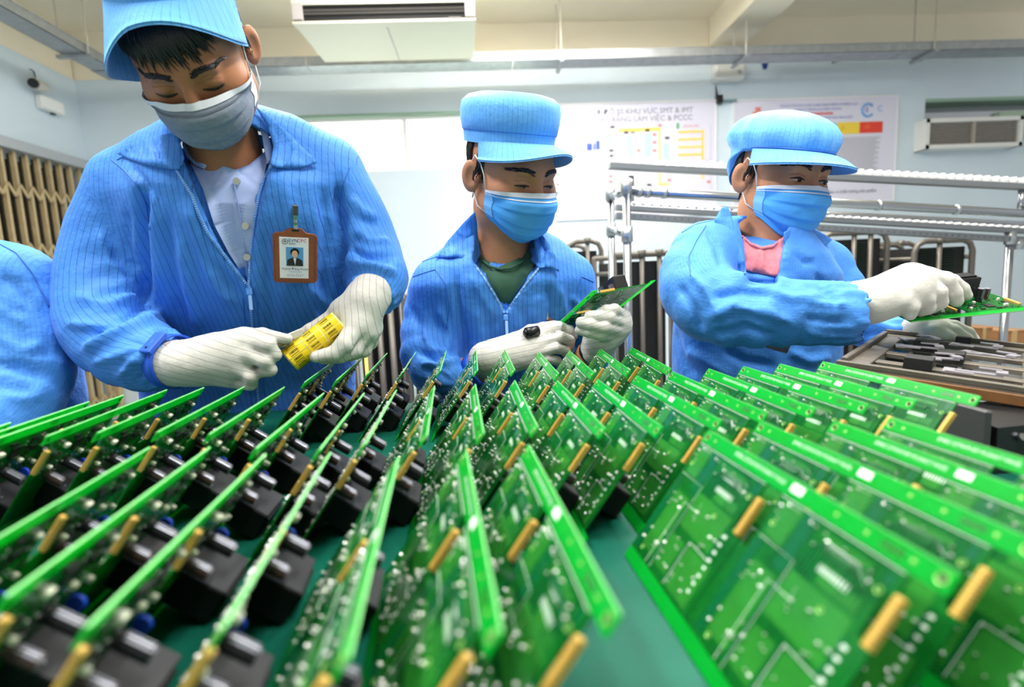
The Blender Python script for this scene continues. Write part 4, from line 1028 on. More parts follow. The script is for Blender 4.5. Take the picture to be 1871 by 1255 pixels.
def build_jacket(person, secs, sleeves, yokes, strokes, vpoly, material, h=.006, k=.035, crump=.0016, bottom=None, carve=(.014, .058), seed=0, shear=0.0, opens=()):
    S = secs_world(secs); SL = [[(tuple(at(x, y, Y)), r) for x, y, Y, r in s] for s in sleeves]; YK = [[(tuple(at(x, y, Y)), r) for x, y, Y, r in s] for s in yokes]
    DS = [dense_chain(s, 70) for s in SL]
    def parts(P):
        t = torso_sdf(P, S)
        for yk in YK: t = smin(t, chain(P, yk), .045)
        ss = [chain(P, [(c, r) for c, r in zip(C[::4], Rr[::4])]) for C, Rr in DS]
        return t, ss
    VP = None if vpoly is None else [tuple(map(float, p)) for p in vpoly]
    ymid = S[:, 2].mean()
    if VP is not None:
        ys_ = [p[1] for p in VP]; i0 = int(np.argmax(ys_)); i1 = int(np.argmin(ys_)); zlo = at(VP[i0][0], VP[i0][1], ymid).z; zhi = at(VP[i1][0], VP[i1][1], ymid).z
    def fn(P):
        t, ss = parts(P); d = t
        for s in ss: d = smin(d, s, k)
        if VP is not None:
            m = (np.abs(d) < .05) & (P[:, 1] < ymid+.02); dv = np.full(len(P), 1.0, f32)
            if m.any():
                Pm = P[m].astype(np.float64); dv[m] = (poly_sdf_px(proj(Pm), VP)*Pm[:, 1]/FPX).astype(f32)
            C = np.maximum(np.maximum(dv, -(d+np.interp(P[:, 2], [zlo, zlo+(zhi-zlo)*.45, zlo+(zhi-zlo)*.8], [carve[0], carve[0]*1.6, carve[1]]).astype(f32))), P[:, 1]-ymid); d = smax(d, -C, .004)
        for pts in opens:
            d = smax(d, -chain(P, pts), .004)
        return d
    allp = [np.array((x, y, z)) for z, x, y, a, b in S]; lo = np.min([np.array((x-a, y-b, z)) for z, x, y, a, b in S], 0); hi = np.max([np.array((x+a, y+b, z)) for z, x, y, a, b in S], 0)
    for s in SL+YK:
        for c, r in s: lo = np.minimum(lo, np.array(c)-r); hi = np.maximum(hi, np.array(c)+r)
    V, Q = nets(fn, lo-.02, hi+.02, h, 2)
    V = crumple(V, Q, crump, 26, seed, (1, 1, .5)); V = folds(V, Q, strokes)
    t, ss = parts(V.astype(f32)); Nn_ = normals(V, Q); rs_ = np.random.RandomState(seed+50)
    for (C, Rr), s in zip(DS, ss):                      # gathers across the elbow and at the cuff
        m = np.nonzero(s < t-.006)[0]
        if not len(m): continue
        D2 = ((V[m][:, None, :]-C[None])**2).sum(2); i = D2.argmin(1); tt = i/(len(C)-1.0); Ls = np.linalg.norm(np.diff(C, axis=0), axis=1).sum()
        ang = sleeve_stripe(V[m], C, Rr)/Rr.mean(); ph = rs_.uniform(0, 6)
        wv = np.sin(2*np.pi*tt*Ls/.046+1.7*np.sin(ang+ph)+.9*np.sin(2*ang+ph*2+5*tt)); wv = np.sign(wv)*np.abs(wv)**.7
        am = .0024*np.exp(-((tt-.60)/.16)**2)+.0012
        gw = np.sin(ang*13+2*np.sin(ang*3)); am2 = .0022*np.exp(-((tt-.95)/.10)**2)
        V[m] += Nn_[m]*(am*wv*np.clip(np.sin(ang*1.5+ph)*.6+.6, 0, 1)+am2*gw)[:, None]
    t, ss = parts(V.astype(f32)); st = V[:, 0]+shear*V[:, 2]
    for (C, Rr), s in zip(DS, ss):
        m = s < t-.004
        if m.any(): st[m] = sleeve_stripe(V[m], C, Rr)
    j = Jk(); j.V, j.Q = V, Q; j.bv = bvh_of(V, Q); j.obj = put('jacket', V, Q, material, person, True, {'stripe': st}); j.DS = DS
    return j
def zipper(person, jk, line, parent, width=.010, teeth=True, off=.002):
    pts = line_on(jk.bv, line, off, 60)
    mb = MB(); mb.tube(pts, .0024, 6); mb.build('zip_tape', M_ziptape, parent, True)
    if teeth:
        mb = MB(); L = 0; last = pts[0]
        for a, b in zip(pts[:-1], pts[1:]):
            n = max(1, int((b-a).length/.0030))
            for i in range(n):
                p = a+(b-a)*i/n; t = (b-a).normalized(); s = t.cross(Vector((0, 1, 0))).normalized()
                mb.box(p-Vector((0, .002, 0)), (.0038, .0016, .0016), Matrix((s, Vector((0, 1, 0)), t)).transposed())
        o = mb.build('zip_tooth', M_zip, parent); o['kind'] = 'stuff'
# ---------------------------------------------------------------- gloves
def build_glove(person, wrist, fingers, extra, material, axis, h=.0022, k=.008, palm_r=.0135, cuff=None, name='glove', crump=.0006, dy=0.0, rs=1.0):
    sh_ = lambda L: [(x, y, Y+dy, r*rs) for x, y, Y, r in L]
    wrist = sh_([wrist])[0]; fingers = [sh_(f) for f in fingers]; extra = [sh_(f) for f in extra]; cuff = sh_(cuff) if cuff else None
    """fingers: lists of (px,py,Y,r) starting at the knuckle; wrist (px,py,Y,r)"""
    w = at(*wrist[:3]); wr = wrist[3]
    FN = [[(tuple(at(x, y, Y)), r) for x, y, Y, r in f] for f in fingers]; EXT = [[(tuple(at(x, y, Y)), r) for x, y, Y, r in f] for f in extra]
    CF_ = None if cuff is None else [(tuple(at(x, y, Y)), r) for x, y, Y, r in cuff]
    def fn(P):
        d = None
        for i, f in enumerate(FN):
            e = s_cap(P, tuple(w), f[0][0], wr, max(palm_r, f[0][1]+.002)); d = e if d is None else smin(d, e, .014)
        for e_ in EXT: d = smin(d, chain(P, e_, .004), .014)
        fd = None
        for f in FN:
            e = chain(P, f, .003); fd = e if fd is None else smin(fd, e, .0012)
        d = smin(d, fd, .006)
        if CF_ is not None: d = smin(d, chain(P, CF_), .012)
        return d
    pts = [np.array(c) for f in FN+EXT+([CF_] if CF_ else []) for c, r in f]+[np.array(w)]
    lo = np.min(pts, 0)-.055; hi = np.max(pts, 0)+.055
    V, Q = nets(fn, lo, hi, h, 2); V = crumple(V, Q, crump, 70, 3)
    ax = np.array(at(axis[0], axis[1], 1.0)-at(0, 0, 1.0)); ax[1] = 0; ax /= np.linalg.norm(ax)
    o = put(name, V, Q, material, person, True, {'stripe': V @ ax}); o['label'] = 'white cotton glove'
    return o, V, Q
def simple_tube(name, pts, m, parent, n=20, smooth=True):
    mb = MB(); P = [at(x, y, Y) for x, y, Y, r in pts]; mb.tube(P, [r for *_, r in pts], n); return mb.build(name, m, parent, smooth)
def body_mesh(person, head, arms, skin):
    """one skin mesh: head and neck with the forearms that show"""
    Vs = [head.V] if head else []; Fs = [tuple(map(int, q)) for q in head.Q] if head else []; b = len(head.V) if head else 0
    for pts in arms:
        mb = MB(); mb.tube([at(x, y, Y) for x, y, Y, r in pts], [r for *_, r in pts], 20); Vs.append(np.array([tuple(v) for v in mb.V])); Fs += [tuple(i+b for i in f) for f in mb.F]; b += len(mb.V)
    return put('body', np.concatenate(Vs), Fs, skin, person, True)
def lower_body(person, pelvis, feet, seated):
    """trousers and shoes down to the floor"""
    px, py, pz = pelvis; legs = []
    for s, (fx, fy) in zip((-1, 1), feet):
        hipx = px+s*.09
        if seated: kn = (fx, py-.36, pz+.02)
        else: kn = ((hipx+fx)/2, (py+fy)/2-.02, .50)
        legs.append([((hipx, py, pz), .095), (kn, .07 if not seated else .075), ((fx, fy, .09), .055)])
    def fn(P):
        d = s_ell(P, (px, py, pz), (.17, .13, .14))
        for l in legs: d = smin(d, chain(P, l), .03)
        return d
    pts = np.array([c for l in legs for c, r in l]+[(px, py, pz)]); V, Q = nets(fn, pts.min(0)-.2, pts.max(0)+.2, .016, 2)
    put('trousers', V, Q, M_trs, person, True)
    for fx, fy in feet:
        mb = MB(); mb.hull([(fx+dx, fy+dy, z) for dx, dy, z in ((-.045, .10, 0), (.045, .10, 0), (-.05, -.16, 0), (.05, -.16, 0), (-.03, -.19, .0), (.03, -.19, 0), (-.04, .09, .09), (.04, .09, .09), (-.035, -.17, .045), (.035, -.17, .045))]); mb.build('shoe', M_shoe, person)
def stool(label, x, y, z):
    t = thing('work_stool', label, 'stool', (x, y, 0), 'stools of the seated workers')
    MB().cyl((x, y, z-.05), (x, y, z), .17, 28).build('seat', M_black, t, False)
    MB().cyl((x, y, .12), (x, y, z-.05), .025, 14).build('column', M_chrome, t)
    for k in range(5):
        a = k*2*math.pi/5; MB().tube([(x, y, .13), (x+.24*math.cos(a), y+.24*math.sin(a), .05)], [.022, .014], 8).build('leg', M_chrome, t); MB().cyl((x+.24*math.cos(a)-.02, y+.24*math.sin(a), .025), (x+.24*math.cos(a)+.02, y+.24*math.sin(a), .025), .025, 12).build('castor', M_black, t)
def wrist_band(person, c, d, r, width, m, module=None, squash=1.0):
    """band round a wrist: c=(px,py,Y) centre, d = other point on the arm axis, module=(w,l,t,px,py) box on the visible side"""
    p = at(*c); t = (at(*d)-p).normalized(); u = t.cross(Vector((0, 0, 1))).normalized(); v = t.cross(u); n = 32
    V = []; F = []
    for s, rr in ((-.5, r), (.5, r), (.5, r+.003), (-.5, r+.003)):
        for k in range(n):
            a = 2*math.pi*k/n; V.append(p+t*(s*width)+u*(math.cos(a)*rr)+v*(math.sin(a)*rr*squash))
    for j in range(4):
        for k in range(n): F.append((j*n+k, j*n+(k+1) % n, ((j+1) % 4)*n+(k+1) % n, ((j+1) % 4)*n+k))
    o = put('wrist_band', np.array([tuple(x) for x in V]), F, m, person, True)
    if module:
        w_, l_, th, (mx_, my_, mz_) = module; q = p+(at(mx_, my_, mz_)-p); nrm = (q-p); nrm = (nrm-t*nrm.dot(t)).normalized(); s2 = t.cross(nrm)
        c0 = p+nrm*(r+th/2)
        mb = MB(); mb.box(c0, (w_, l_, th), Matrix((t, s2, nrm)).transposed(), .0015); mb.build('clasp_module', m, o)
        mb = MB(); mb.cyl(c0+nrm*th*.5+s2*l_*.3, c0+nrm*(th*.5+.001)+s2*l_*.3, .002, 10); mb.build('snap', M_black, o)
    return o
# ================================================================ PERSON: tall worker with the label roll
p1 = thing('person', 'tall worker in grey mask and blue cap holding a yellow label roll', 'person', (at(450, 760, 1.15).x, 1.15, 0))
Mh = M4(5, 52, -9); eye = at(344, 159, .83); Mh = Mh @ Matrix.Diagonal((1, 1, .91, 1)); Mh.translation = eye-(Mh.to_3x3() @ Vector((0, -.088, 0)))
nk = at(425, 335, 1.0)
hd = build_head(p1, Mh, nk, M_skin, M_maskg, 'fringe', 'down')
body_mesh(p1, hd, [], M_skin)
simple_tube('wrist', [(300, 655, .91, .028), (340, 662, .87, .028)], M_skin, p1)
cap1 = build_cap(p1, Mh @ Matrix.Translation((0, .018, .020)) @ Matrix.Rotation(R(-12), 4, 'Z') @ Matrix.Rotation(R(-22), 4, 'X') @ Matrix.Diagonal((1.07, 1.07, 1.3, 1)), 'visor', VL=.046, curl=.010, droop=.055)
secs = [(462, 800, 185, 1.24, .125), (460, 700, 185, 1.21, .125), (455, 600, 187, 1.13, .122), (448, 500, 186, 1.06, .12), (436, 410, 186, 1.02, .118), (425, 350, 178, 1.0, .11), (415, 310, 140, .99, .095), (405, 275, 85, .985, .075), (402, 245, 66, .985, .066)]
slL = [(238, 345, 1.02, .066), (210, 420, 1.02, .072), (192, 510, 1.0, .074), (196, 592, .96, .073), (245, 642, .92, .063), (285, 656, .895, .052), (306, 659, .882, .036)]
slR = [(598, 320, 1.03, .066), (640, 395, 1.05, .068), (672, 462, 1.04, .064), (690, 510, 1.0, .056), (684, 536, .974, .042), (680, 545, .962, .028)]
yk = [[(380, 265, .99, .060), (300, 300, 1.0, .060), (238, 340, 1.02, .062)], [(430, 250, .99, .060), (520, 268, 1.0, .058), (598, 312, 1.03, .062)]]
vp = [(322, 262), (350, 330), (383, 415), (415, 470), (454, 522), (462, 440), (472, 380), (488, 320), (500, 250), (420, 215)]
fo = [([(262, 330), (255, 420), (262, 510), (268, 560)], 10, -.020), ([(150, 640), (200, 615), (262, 588), (300, 570)], 8, .013), ([(165, 610), (215, 592), (265, 560)], 7, -.014), ([(120, 590), (190, 600), (235, 585)], 7, .010),
      ([(135, 540), (200, 560), (250, 540)], 10, .008), ([(215, 690), (260, 650), (290, 620)], 7, .010), ([(245, 700), (280, 665), (300, 640)], 6, -.009), ([(170, 665), (215, 650), (250, 640)], 7, .009), ([(180, 420), (200, 480), (235, 530)], 10, .008), ([(230, 380), (232, 450), (250, 500)], 8, -.008),
      ([(272, 640), (300, 632), (318, 622)], 4, .006), ([(270, 660), (300, 658), (320, 652)], 4, .006), ([(272, 680), (298, 680), (318, 676)], 4, .006), ([(273, 650), (300, 645), (318, 638)], 4, -.005), ([(273, 670), (300, 669), (318, 664)], 4, -.005), ([(268, 694), (292, 694), (312, 686)], 4, -.005),
      ([(340, 360), (370, 440), (395, 520), (430, 560)], 14, .010), ([(300, 380), (310, 480), (340, 600)], 12, -.010), ([(360, 380), (380, 470), (440, 545)], 9, -.008), ([(330, 430), (345, 540), (365, 600)], 11, .009),
      ([(520, 330), (530, 420), (520, 560)], 14, .007), ([(590, 340), (600, 430), (590, 540), (600, 600)], 11, -.011), ([(560, 520), (600, 560), (640, 575)], 9, .009), ([(480, 420), (490, 520), (500, 640)], 11, -.007), ([(400, 600), (420, 680), (430, 740)], 12, .009), ([(300, 600), (330, 660), (350, 720)], 12, -.010), ([(560, 580), (590, 640), (600, 700)], 12, -.009),
      ([(618, 330), (624, 400), (618, 470), (622, 520)], 9, -.022), ([(650, 420), (675, 440), (710, 440)], 7, .009), ([(640, 455), (670, 470), (720, 470)], 7, -.010), ([(640, 480), (680, 485), (725, 500)], 7, .011), ([(660, 400), (690, 415)], 8, -.006), ([(640, 360), (660, 385), (690, 400)], 8, .006),
      ([(690, 515), (700, 540), (705, 560)], 4, .007), ([(675, 505), (680, 520), (690, 535)], 4, -.006), ([(708, 510), (715, 535), (718, 560)], 4, .006), ([(655, 505), (650, 515), (648, 525)], 4, .006), ([(700, 505), (708, 530), (712, 560)], 4, -.005),
      ([(240, 300), (262, 330), (285, 365), (290, 400)], 5, -.006), ([(226, 305), (250, 340), (272, 372)], 6, .004)]
j1 = build_jacket(p1, secs, [slL, slR], yk, fo, vp, M_jkt, seed=1, k=.016)
J = j1.obj
poly_clip_patch('shirt', [(334, 268), (350, 302), (371, 346), (391, 410), (418, 462), (453, 516), (459, 440), (468, 380), (483, 320), (493, 268), (478, 282), (456, 300), (430, 310), (404, 302), (378, 290), (354, 268)], j1.bv, .005, .002, M_shirt, p1, stripe=False)
sh = [o for o in p1.children if o.name.startswith('shirt')][0]
poly_clip_patch('shirt_collar', [(334, 246), (343, 256), (362, 275), (378, 302), (374, 309), (356, 302), (340, 285), (333, 265)], j1.bv, .022, .003, M_shirt, sh, stripe=False, ydepth=lambda x, y: .945-(x-340)*.0005)
poly_clip_patch('shirt_collar', [(470, 200), (478, 212), (488, 236), (496, 268), (497, 290), (489, 300), (484, 280), (479, 250), (470, 222)], j1.bv, .022, .003, M_shirt, sh, stripe=False, ydepth=lambda x, y: .950+(x-484)*.0004-(y-250)*.0003)
mb = MB(); mb.tube(line_on(j1.bv, [(428, 336), (436, 380), (446, 440), (452, 505)], .0075), .0012, 6); mb.build('placket_seam', mat('shirt_seam', srgb(140, 160, 214), .7), sh, True)
for bx, by in ((433, 331), (449, 413), (452, 470)):
    h_ = hitpx(j1.bv, bx, by, .009); mb = MB(); mb.cyl(h_, h_+Vector((0, -.0025, 0)), .0058, 16); mb.build('shirt_button', mat('button_grey', srgb(176, 176, 168), .3), sh)
poly_clip_patch('collar', [(214, 281), (240, 262), (285, 247), (322, 243), (330, 262), (337, 290), (328, 309), (316, 310), (290, 306), (262, 300), (236, 291)], j1.bv, .011, .004, M_jkt, J)
poly_clip_patch('collar', [(468, 196), (490, 210), (520, 236), (552, 268), (581, 297), (556, 306), (528, 308), (505, 306), (494, 300), (500, 268), (490, 232), (478, 214)], j1.bv, .011, .004, M_jkt, J)
zipper(p1, j1, [(320, 306), (336, 332), (352, 358), (365, 395), (380, 425), (402, 455), (430, 492), (452, 520)], J)
zipper(p1, j1, [(496, 303), (484, 325), (474, 355), (466, 400), (461, 440), (457, 480), (455, 520)], J)
zipper(p1, j1, [(455, 520), (458, 560), (464, 620), (470, 690), (474, 760)], J)
q = hitpx(j1.bv, 455, 532, .006); MB().box(q, (.011, .005, .014), None, .002).build('zip_slider', M_ziptape, J); MB().box(q+Vector((.001, -.001, -.020)), (.006, .003, .026), None, .001).build('zip_pull', M_zip, J)
for dx in (-12, 13):
    mb = MB(); mb.tube(line_on(j1.bv, [(456+dx, 545), (462+dx, 620), (472+dx, 740)], .0006), .0011, 5); mb.build('zip_seam', M_seam, J, True)
for ln in ([(204, 292), (228, 312), (252, 340), (266, 372), (274, 420)], [(640, 305), (626, 340), (622, 380), (624, 420)], [(214, 292), (260, 268), (300, 250)]):
    mb = MB(); mb.tube(line_on(j1.bv, ln, .0004), .0014, 5); mb.build('sleeve_seam', M_seam, J, True)
wrist_band(p1, (316, 660, .878), (350, 664, .862), .041, .019, M_band, (.022, .040, .008, (300, 600, .80)))
# gloved right hand (holds the peeling blade)
g1, gV, gQ = build_glove(p1, (350, 663, .868, .029), [
    [(446, 613, .862, .0118), (480, 610, .856, .0104), (506, 617, .850, .0092), (526, 619, .850, .0078)],
    [(454, 624, .850, .0128), (490, 630, .834, .0118), (502, 648, .838, .0106), (480, 656, .852, .0098)],
    [(456, 648, .842, .0128), (486, 660, .832, .0118), (494, 676, .838, .0104), (474, 680, .852, .0096)],
    [(442, 674, .844, .0120), (460, 688, .838, .0110), (458, 702, .846, .0098), (440, 700, .860, .0090)],
    [(400, 626, .88, .013), (455, 622, .884, .0110), (498, 626, .868, .0095), (516, 625, .858, .0080)]],
    [[(372, 642, .868, .022), (428, 634, .860, .021)], [(372, 678, .868, .020), (425, 690, .862, .016)], [(385, 658, .862, .022), (436, 656, .854, .019)]], M_glove, (-.18, 1.0), palm_r=.0125, cuff=[(352, 663, .868, .0285), (338, 664, .871, .031), (330, 664, .873, .036), (322, 664, .876, .0385)])
# gloved left hand round the roll
g2, hV, hQ = build_glove(p1, (664, 556, .935, .030), [
    [(650, 596, .905, .0165), (628, 630, .872, .0145), (610, 646, .866, .0125), (578, 652, .862, .0105)],
    [(664, 606, .915, .0150), (648, 640, .900, .0130), (622, 650, .888, .0115), (590, 655, .880, .0100)],
    [(676, 606, .930, .0140), (664, 640, .925, .0125), (640, 648, .915, .0110), (612, 652, .905, .0095)],
    [(684, 598, .945, .0130), (678, 626, .945, .0115), (660, 640, .940, .0100), (640, 642, .930, .0090)],
    [(620, 568, .930, .0135), (590, 590, .925, .0120), (566, 602, .918, .0105), (550, 609, .914, .0085)]],
    [[(640, 570, .925, .024), (650, 592, .912, .022)], [(625, 566, .93, .018), (645, 590, .92, .02)]], M_glove, (1.0, -.12), cuff=[(666, 554, .937, .031), (674, 542, .950, .037), (677, 538, .954, .0385)])
lower_body(p1, (p1.location.x, 1.27, .80), [(p1.location.x-.13, 1.32), (p1.location.x+.13, 1.30)], False)
# ---- peeling blade
a = at(506, 626, .845); b = at(552, 606, .875)
kt = thing('peeling_blade', 'small pale blade tool held in the glove beside the label roll', 'tool', a)
d = (b-a).normalized(); up = Vector((0, 0, 1)); n_ = d.cross(up).normalized(); up = n_.cross(d)
Mr = Matrix((d, n_, up)).transposed()
MB().box((a+b)/2, ((b-a).length, .0025, .012), Mr, .001).build('blade', mat('pale_steel', srgb(214, 208, 196), .4, .3), kt)
MB().box(a+d*.012+up*-.004, (.030, .006, .008), Mr, .002).build('grip', mat('grip_brown', srgb(120, 104, 84), .5), kt)
# ---- yellow label roll
A = at(527.5, 659.5, .868); B = at(620, 589, .905); ax = (B-A).normalized(); RL = .0205; LL = (B-A).length
rl = thing('label_roll', 'yellow roll of barcode labels held in the left glove', 'label roll', A)
e1 = ax.cross(Vector((0, 1, 0))).normalized(); e2 = ax.cross(e1)
def rp(t, ang, r): return A+ax*(t*LL)+(e1*math.cos(ang)+e2*math.sin(ang))*r
n = 48; V = []; F = []
for t, r in ((0, RL), (1, RL), (1, RL*.62), (0, RL*.62)):
    V += [rp(t, 2*math.pi*k/n, r) for k in range(n)]
for j in range(4):
    for k in range(n): F.append((j*n+k, j*n+(k+1) % n, ((j+1) % 4)*n+(k+1) % n, ((j+1) % 4)*n+k))
put('backing_paper', np.array([tuple(v) for v in V]), F, mat('backing_cream', srgb(240, 232, 150), .45), rl, True)
V = []; F = []
for t, r in ((0.0, RL*.62), (1.0, RL*.62), (1.0, RL*.54), (0.0, RL*.54)): V += [rp(t, 2*math.pi*k/n, r) for k in range(n)]
for j in range(4):
    for k in range(n): F.append((j*n+k, j*n+(k+1) % n, ((j+1) % 4)*n+(k+1) % n, ((j+1) % 4)*n+k))
put('core_tube', np.array([tuple(v) for v in V]), F, mat('core_white', srgb(236, 232, 224), .7), rl, True)
M_yel = mat('label_yellow', srgb(250, 214, 22), .4); M_ink = mat('barcode_ink', srgb(38, 32, 14), .5)
NR = 11
for c in range(3):
    for r_ in range(NR):
        a0 = 2*math.pi*r_/NR; a1 = a0+2*math.pi/NR*.90; t0 = .02+c*.325; t1 = t0+.305; V = []; F = []
        for t in (t0, t1):
            for k in range(6): V.append(rp(t, a0+(a1-a0)*k/5, RL+.0004))
        F = [(k, k+1, 7+k, 6+k) for k in range(5)]
        lb = put('label', np.array([tuple(v) for v in V]), F, M_yel, rl, True)
        V = []; F = []; rn_ = random.Random(c*31+r_); t = t0+.05
        while t < t1-.11:
            w_ = rn_.choice((.005, .008, .012)); b0 = len(V)
            for tt in (t, t+w_):
                for fr_ in (.16, .5, .62): V.append(rp(tt, a0+(a1-a0)*fr_, RL+.0007))
            F.append((b0, b0+1, b0+4, b0+3)); t += w_+rn_.choice((.005, .008))
        t = t0+.05
        while t < t1-.12:
            b0 = len(V); w_ = .010
            for tt in (t, t+w_):
                for fr_ in (.68, .84): V.append(rp(tt, a0+(a1-a0)*fr_, RL+.0007))
            F.append((b0, b0+1, b0+3, b0+2)); t += .019
        o = put('barcode', np.array([tuple(v) for v in V]), F, M_ink, lb); o['kind'] = 'stuff'
# ---- identity badge
hs = [(x, y, hitpx(j1.bv, x, y)) for x in (505, 539, 573) for y in (430, 470, 515)]
_d = Vector((0, 0, CAMZ)); _n = CF
A_ = np.array([[x-539, y-470, 1] for x, y, h in hs]); B_ = np.array([(h-_d).dot(_n) for x, y, h in hs]); co = np.linalg.lstsq(A_, B_, rcond=None)[0]
res_ = (A_ @ co-B_).max(); h_ = at(539, 470, 1.0); h_ = _d+(h_-_d)*((co[2]-res_-.006)/((h_-_d).dot(_n))); s = (h_-Vector((0, 0, CAMZ))).dot(CF)/FPX
bd = thing('identity_badge', 'brown leather identity badge clipped to the tall worker\'s jacket', 'badge', h_)
bxv = (CR*math.cos(R(1.5))+CU*math.sin(R(1.5))).normalized(); byv = (CU-bxv*CU.dot(bxv)).normalized(); bxv = (bxv+CF*(co[0]/s)).normalized(); byv = (byv-CF*(co[1]/s)).normalized(); byv = (byv-bxv*byv.dot(bxv)).normalized(); bzv = bxv.cross(byv)
MBd = Matrix((bxv, byv, bzv)).transposed()
def bp(px, py, z=0.0): return h_+bxv*((px-539)*s)+byv*((470-py)*s)+bzv*z
def bspan(x0, y0, x1, y1, z0, z1, nm, m, par=None, bev=0.0):
    return MB().box(bp((x0+x1)/2, (y0+y1)/2, (z0+z1)/2), (abs(x1-x0)*s, abs(y1-y0)*s, z1-z0), MBd, bev).build(nm, m, par or bd)
M_lea = mat('brown_leather', srgb(142, 78, 48), .55, noise=.12, nscale=60, bump=.2, bscale=120)
pts = []
for x, y, a0 in ((569, 510, -90), (569, 433, 0), (510, 433, 90), (510, 510, 180)):
    for k in range(6):
        a = R(a0+18*k); pts.append((x+8*math.cos(a), y-8*math.sin(a)))
    if (x, a0) == (569, 0): pts += [(558, 424), (550, 416), (528, 416), (520, 424)]
V = [bp(x, y, -.002) for x, y in pts]+[bp(x, y, .003) for x, y in pts]; n = len(pts)
put('holder', np.array([tuple(v) for v in V]), [tuple(reversed(range(n))), tuple(range(n, 2*n))]+[(i, (i+1) % n, n+(i+1) % n, n+i) for i in range(n)], M_lea, bd)
mb = MB()
for (x0, y0), (x1, y1) in (((505, 512), (505, 436)), ((573, 512), (573, 436)), ((510, 515), (568, 515))):
    L = int(max(abs(x1-x0), abs(y1-y0))/3.2)
    for i in range(L): mb.box(bp(x0+(x1-x0)*i/L, y0+(y1-y0)*i/L, .0031), (.0012, .0012, .0006), MBd)
mb.build('stitching', mat('stitch_brown', srgb(96, 48, 26), .7), bd)['kind'] = 'stuff'
cd = bspan(513, 432, 562, 509, .003, .0036, 'card', mat('card_white', srgb(238, 240, 246), .3))
ph = bspan(524, 450, 553, 485, .0036, .0040, 'portrait_photo', mat('photo_blue', srgb(92, 160, 220), .35), cd)
def blob(pts2, z, nm, m):
    V = [bp(x, y, z) for x, y in pts2]+[bp(x, y, z+.0002) for x, y in pts2]; n = len(pts2)
    put(nm, np.array([tuple(v) for v in V]), [tuple(reversed(range(n))), tuple(range(n, 2*n))]+[(i, (i+1) % n, n+(i+1) % n, n+i) for i in range(n)], m, cd)
el = lambda cx_, cy_, rx_, ry_, k=16: [(cx_+rx_*math.cos(2*math.pi*i/k), cy_-ry_*math.sin(2*math.pi*i/k)) for i in range(k)]
blob([(525, 485), (526, 474), (533, 470), (544, 470), (551, 474), (552.5, 485)], .0040, 'photo_suit', mat('photo_suit', srgb(40, 38, 44), .5))
blob([(536, 470), (541, 470), (539, 484)], .0042, 'photo_shirt', mat('photo_shirt', srgb(230, 230, 235), .5))
blob(el(538.5, 459, 7.5, 7.5), .0042, 'photo_hair', M_hair)
blob(el(538.5, 462.5, 5.2, 6.6), .0044, 'photo_face', mat('photo_face', srgb(232, 178, 140), .5))
def btext(body, px, py, h_px, col, al='CENTER'):
    me = text_mesh(body, h_px*s, mat('badge_ink_%d_%d_%d' % col, srgb(*col), .5), 0, al); o = bpy.data.objects.new('lettering', me); COL.objects.link(o); o.parent = cd
    o.matrix_world = Matrix.Translation(bp(px, py, .0042)) @ MBd.to_4x4(); off = Vector(bd.location)+Vector(cd.location); o.matrix_parent_inverse = Matrix.Identity(4)
    L = o.matrix_world.copy(); o.matrix_basis = Matrix.Translation(Vector(L.translation)-Vector(bd.location)-Vector(cd.location)) @ MBd.to_4x4()
    o['kind'] = 'stuff'
btext('EVN', 536.0, 438, 8.6, (40, 60, 140)); btext('CPC', 550.5, 437.6, 8.6, (214, 50, 44)); btext('EMEC', 535, 444, 4.6, (40, 70, 160))
btext('Huỳnh Đăng Khánh', 539, 491, 5.6, (60, 64, 120)); btext('CÔNG NHÂN', 539, 496.5, 3.6, (150, 160, 200)); btext('EVN 0237', 539, 503.5, 6.6, (170, 170, 178))
mb = MB(); mb.tube([bp(522.5+4.6*math.cos(a), 440-4.6*math.sin(a), .0040) for a in [i*2*math.pi/20 for i in range(20)]], .0004, 5, closed=True)
for dx, dy in ((4, 0), (-4, 0), (0, 4), (0, -4)): mb.hull([bp(522.5+dx, 440+dy, .0040), bp(522.5+dy*.18, 440+dx*.18, .0040), bp(522.5-dy*.18, 440-dx*.18, .0040), bp(522.5, 440, .0043)])
o = mb.build('star_emblem', mat('emblem_ink', srgb(70, 60, 110), .5), cd); o['kind'] = 'stuff'
bspan(534, 418, 546, 421, .003, .0034, 'slot', M_dark)
bspan(537, 398, 543, 420, .001, .003, 'strap', mat('clear_strap', srgb(190, 196, 206), .2))
for yy in (397, 407): MB().cyl(bp(540, yy, .002), bp(540, yy, .0055), 3.2*s, 16).build('stud', M_chrome, bd)
bspan(535, 374, 545, 392, .0, .006, 'clip', mat('clip_steel', srgb(96, 96, 100), .35, .6), None, .001)
bspan(537, 389, 543, 396, .001, .005, 'clip_jaw', M_chrome)
# ================================================================ PERSON: seated worker inspecting a panel
p2 = thing('person', 'seated worker in tall blue cap and blue mask inspecting a held circuit panel', 'person', (at(915, 700, 1.25).x, 1.25, 0))
Mh = M4(32, 25, -3); eye = at(980, 337, 1.06); Mh.translation = eye-(Mh.to_3x3() @ Vector((0, -.088, 0)))
hd2 = build_head(p2, Mh, at(918, 500, 1.19), M_skin2, M_maskb, 'short', 'half')
body_mesh(p2, hd2, [], M_skin2)
build_cap(p2, Mh @ Matrix.Translation((0, .006, .020)) @ Matrix.Rotation(R(-10), 4, 'X') @ Matrix.Diagonal((1.0, 1.03, .86, 1)), 'visor')
secs = [(915, 800, 150, 1.27, .12), (915, 700, 150, 1.26, .12), (914, 620, 150, 1.24, .12), (912, 560, 150, 1.21, .115), (912, 515, 146, 1.19, .11), (915, 480, 112, 1.18, .095), (920, 455, 74, 1.175, .076), (922, 430, 58, 1.17, .064)]
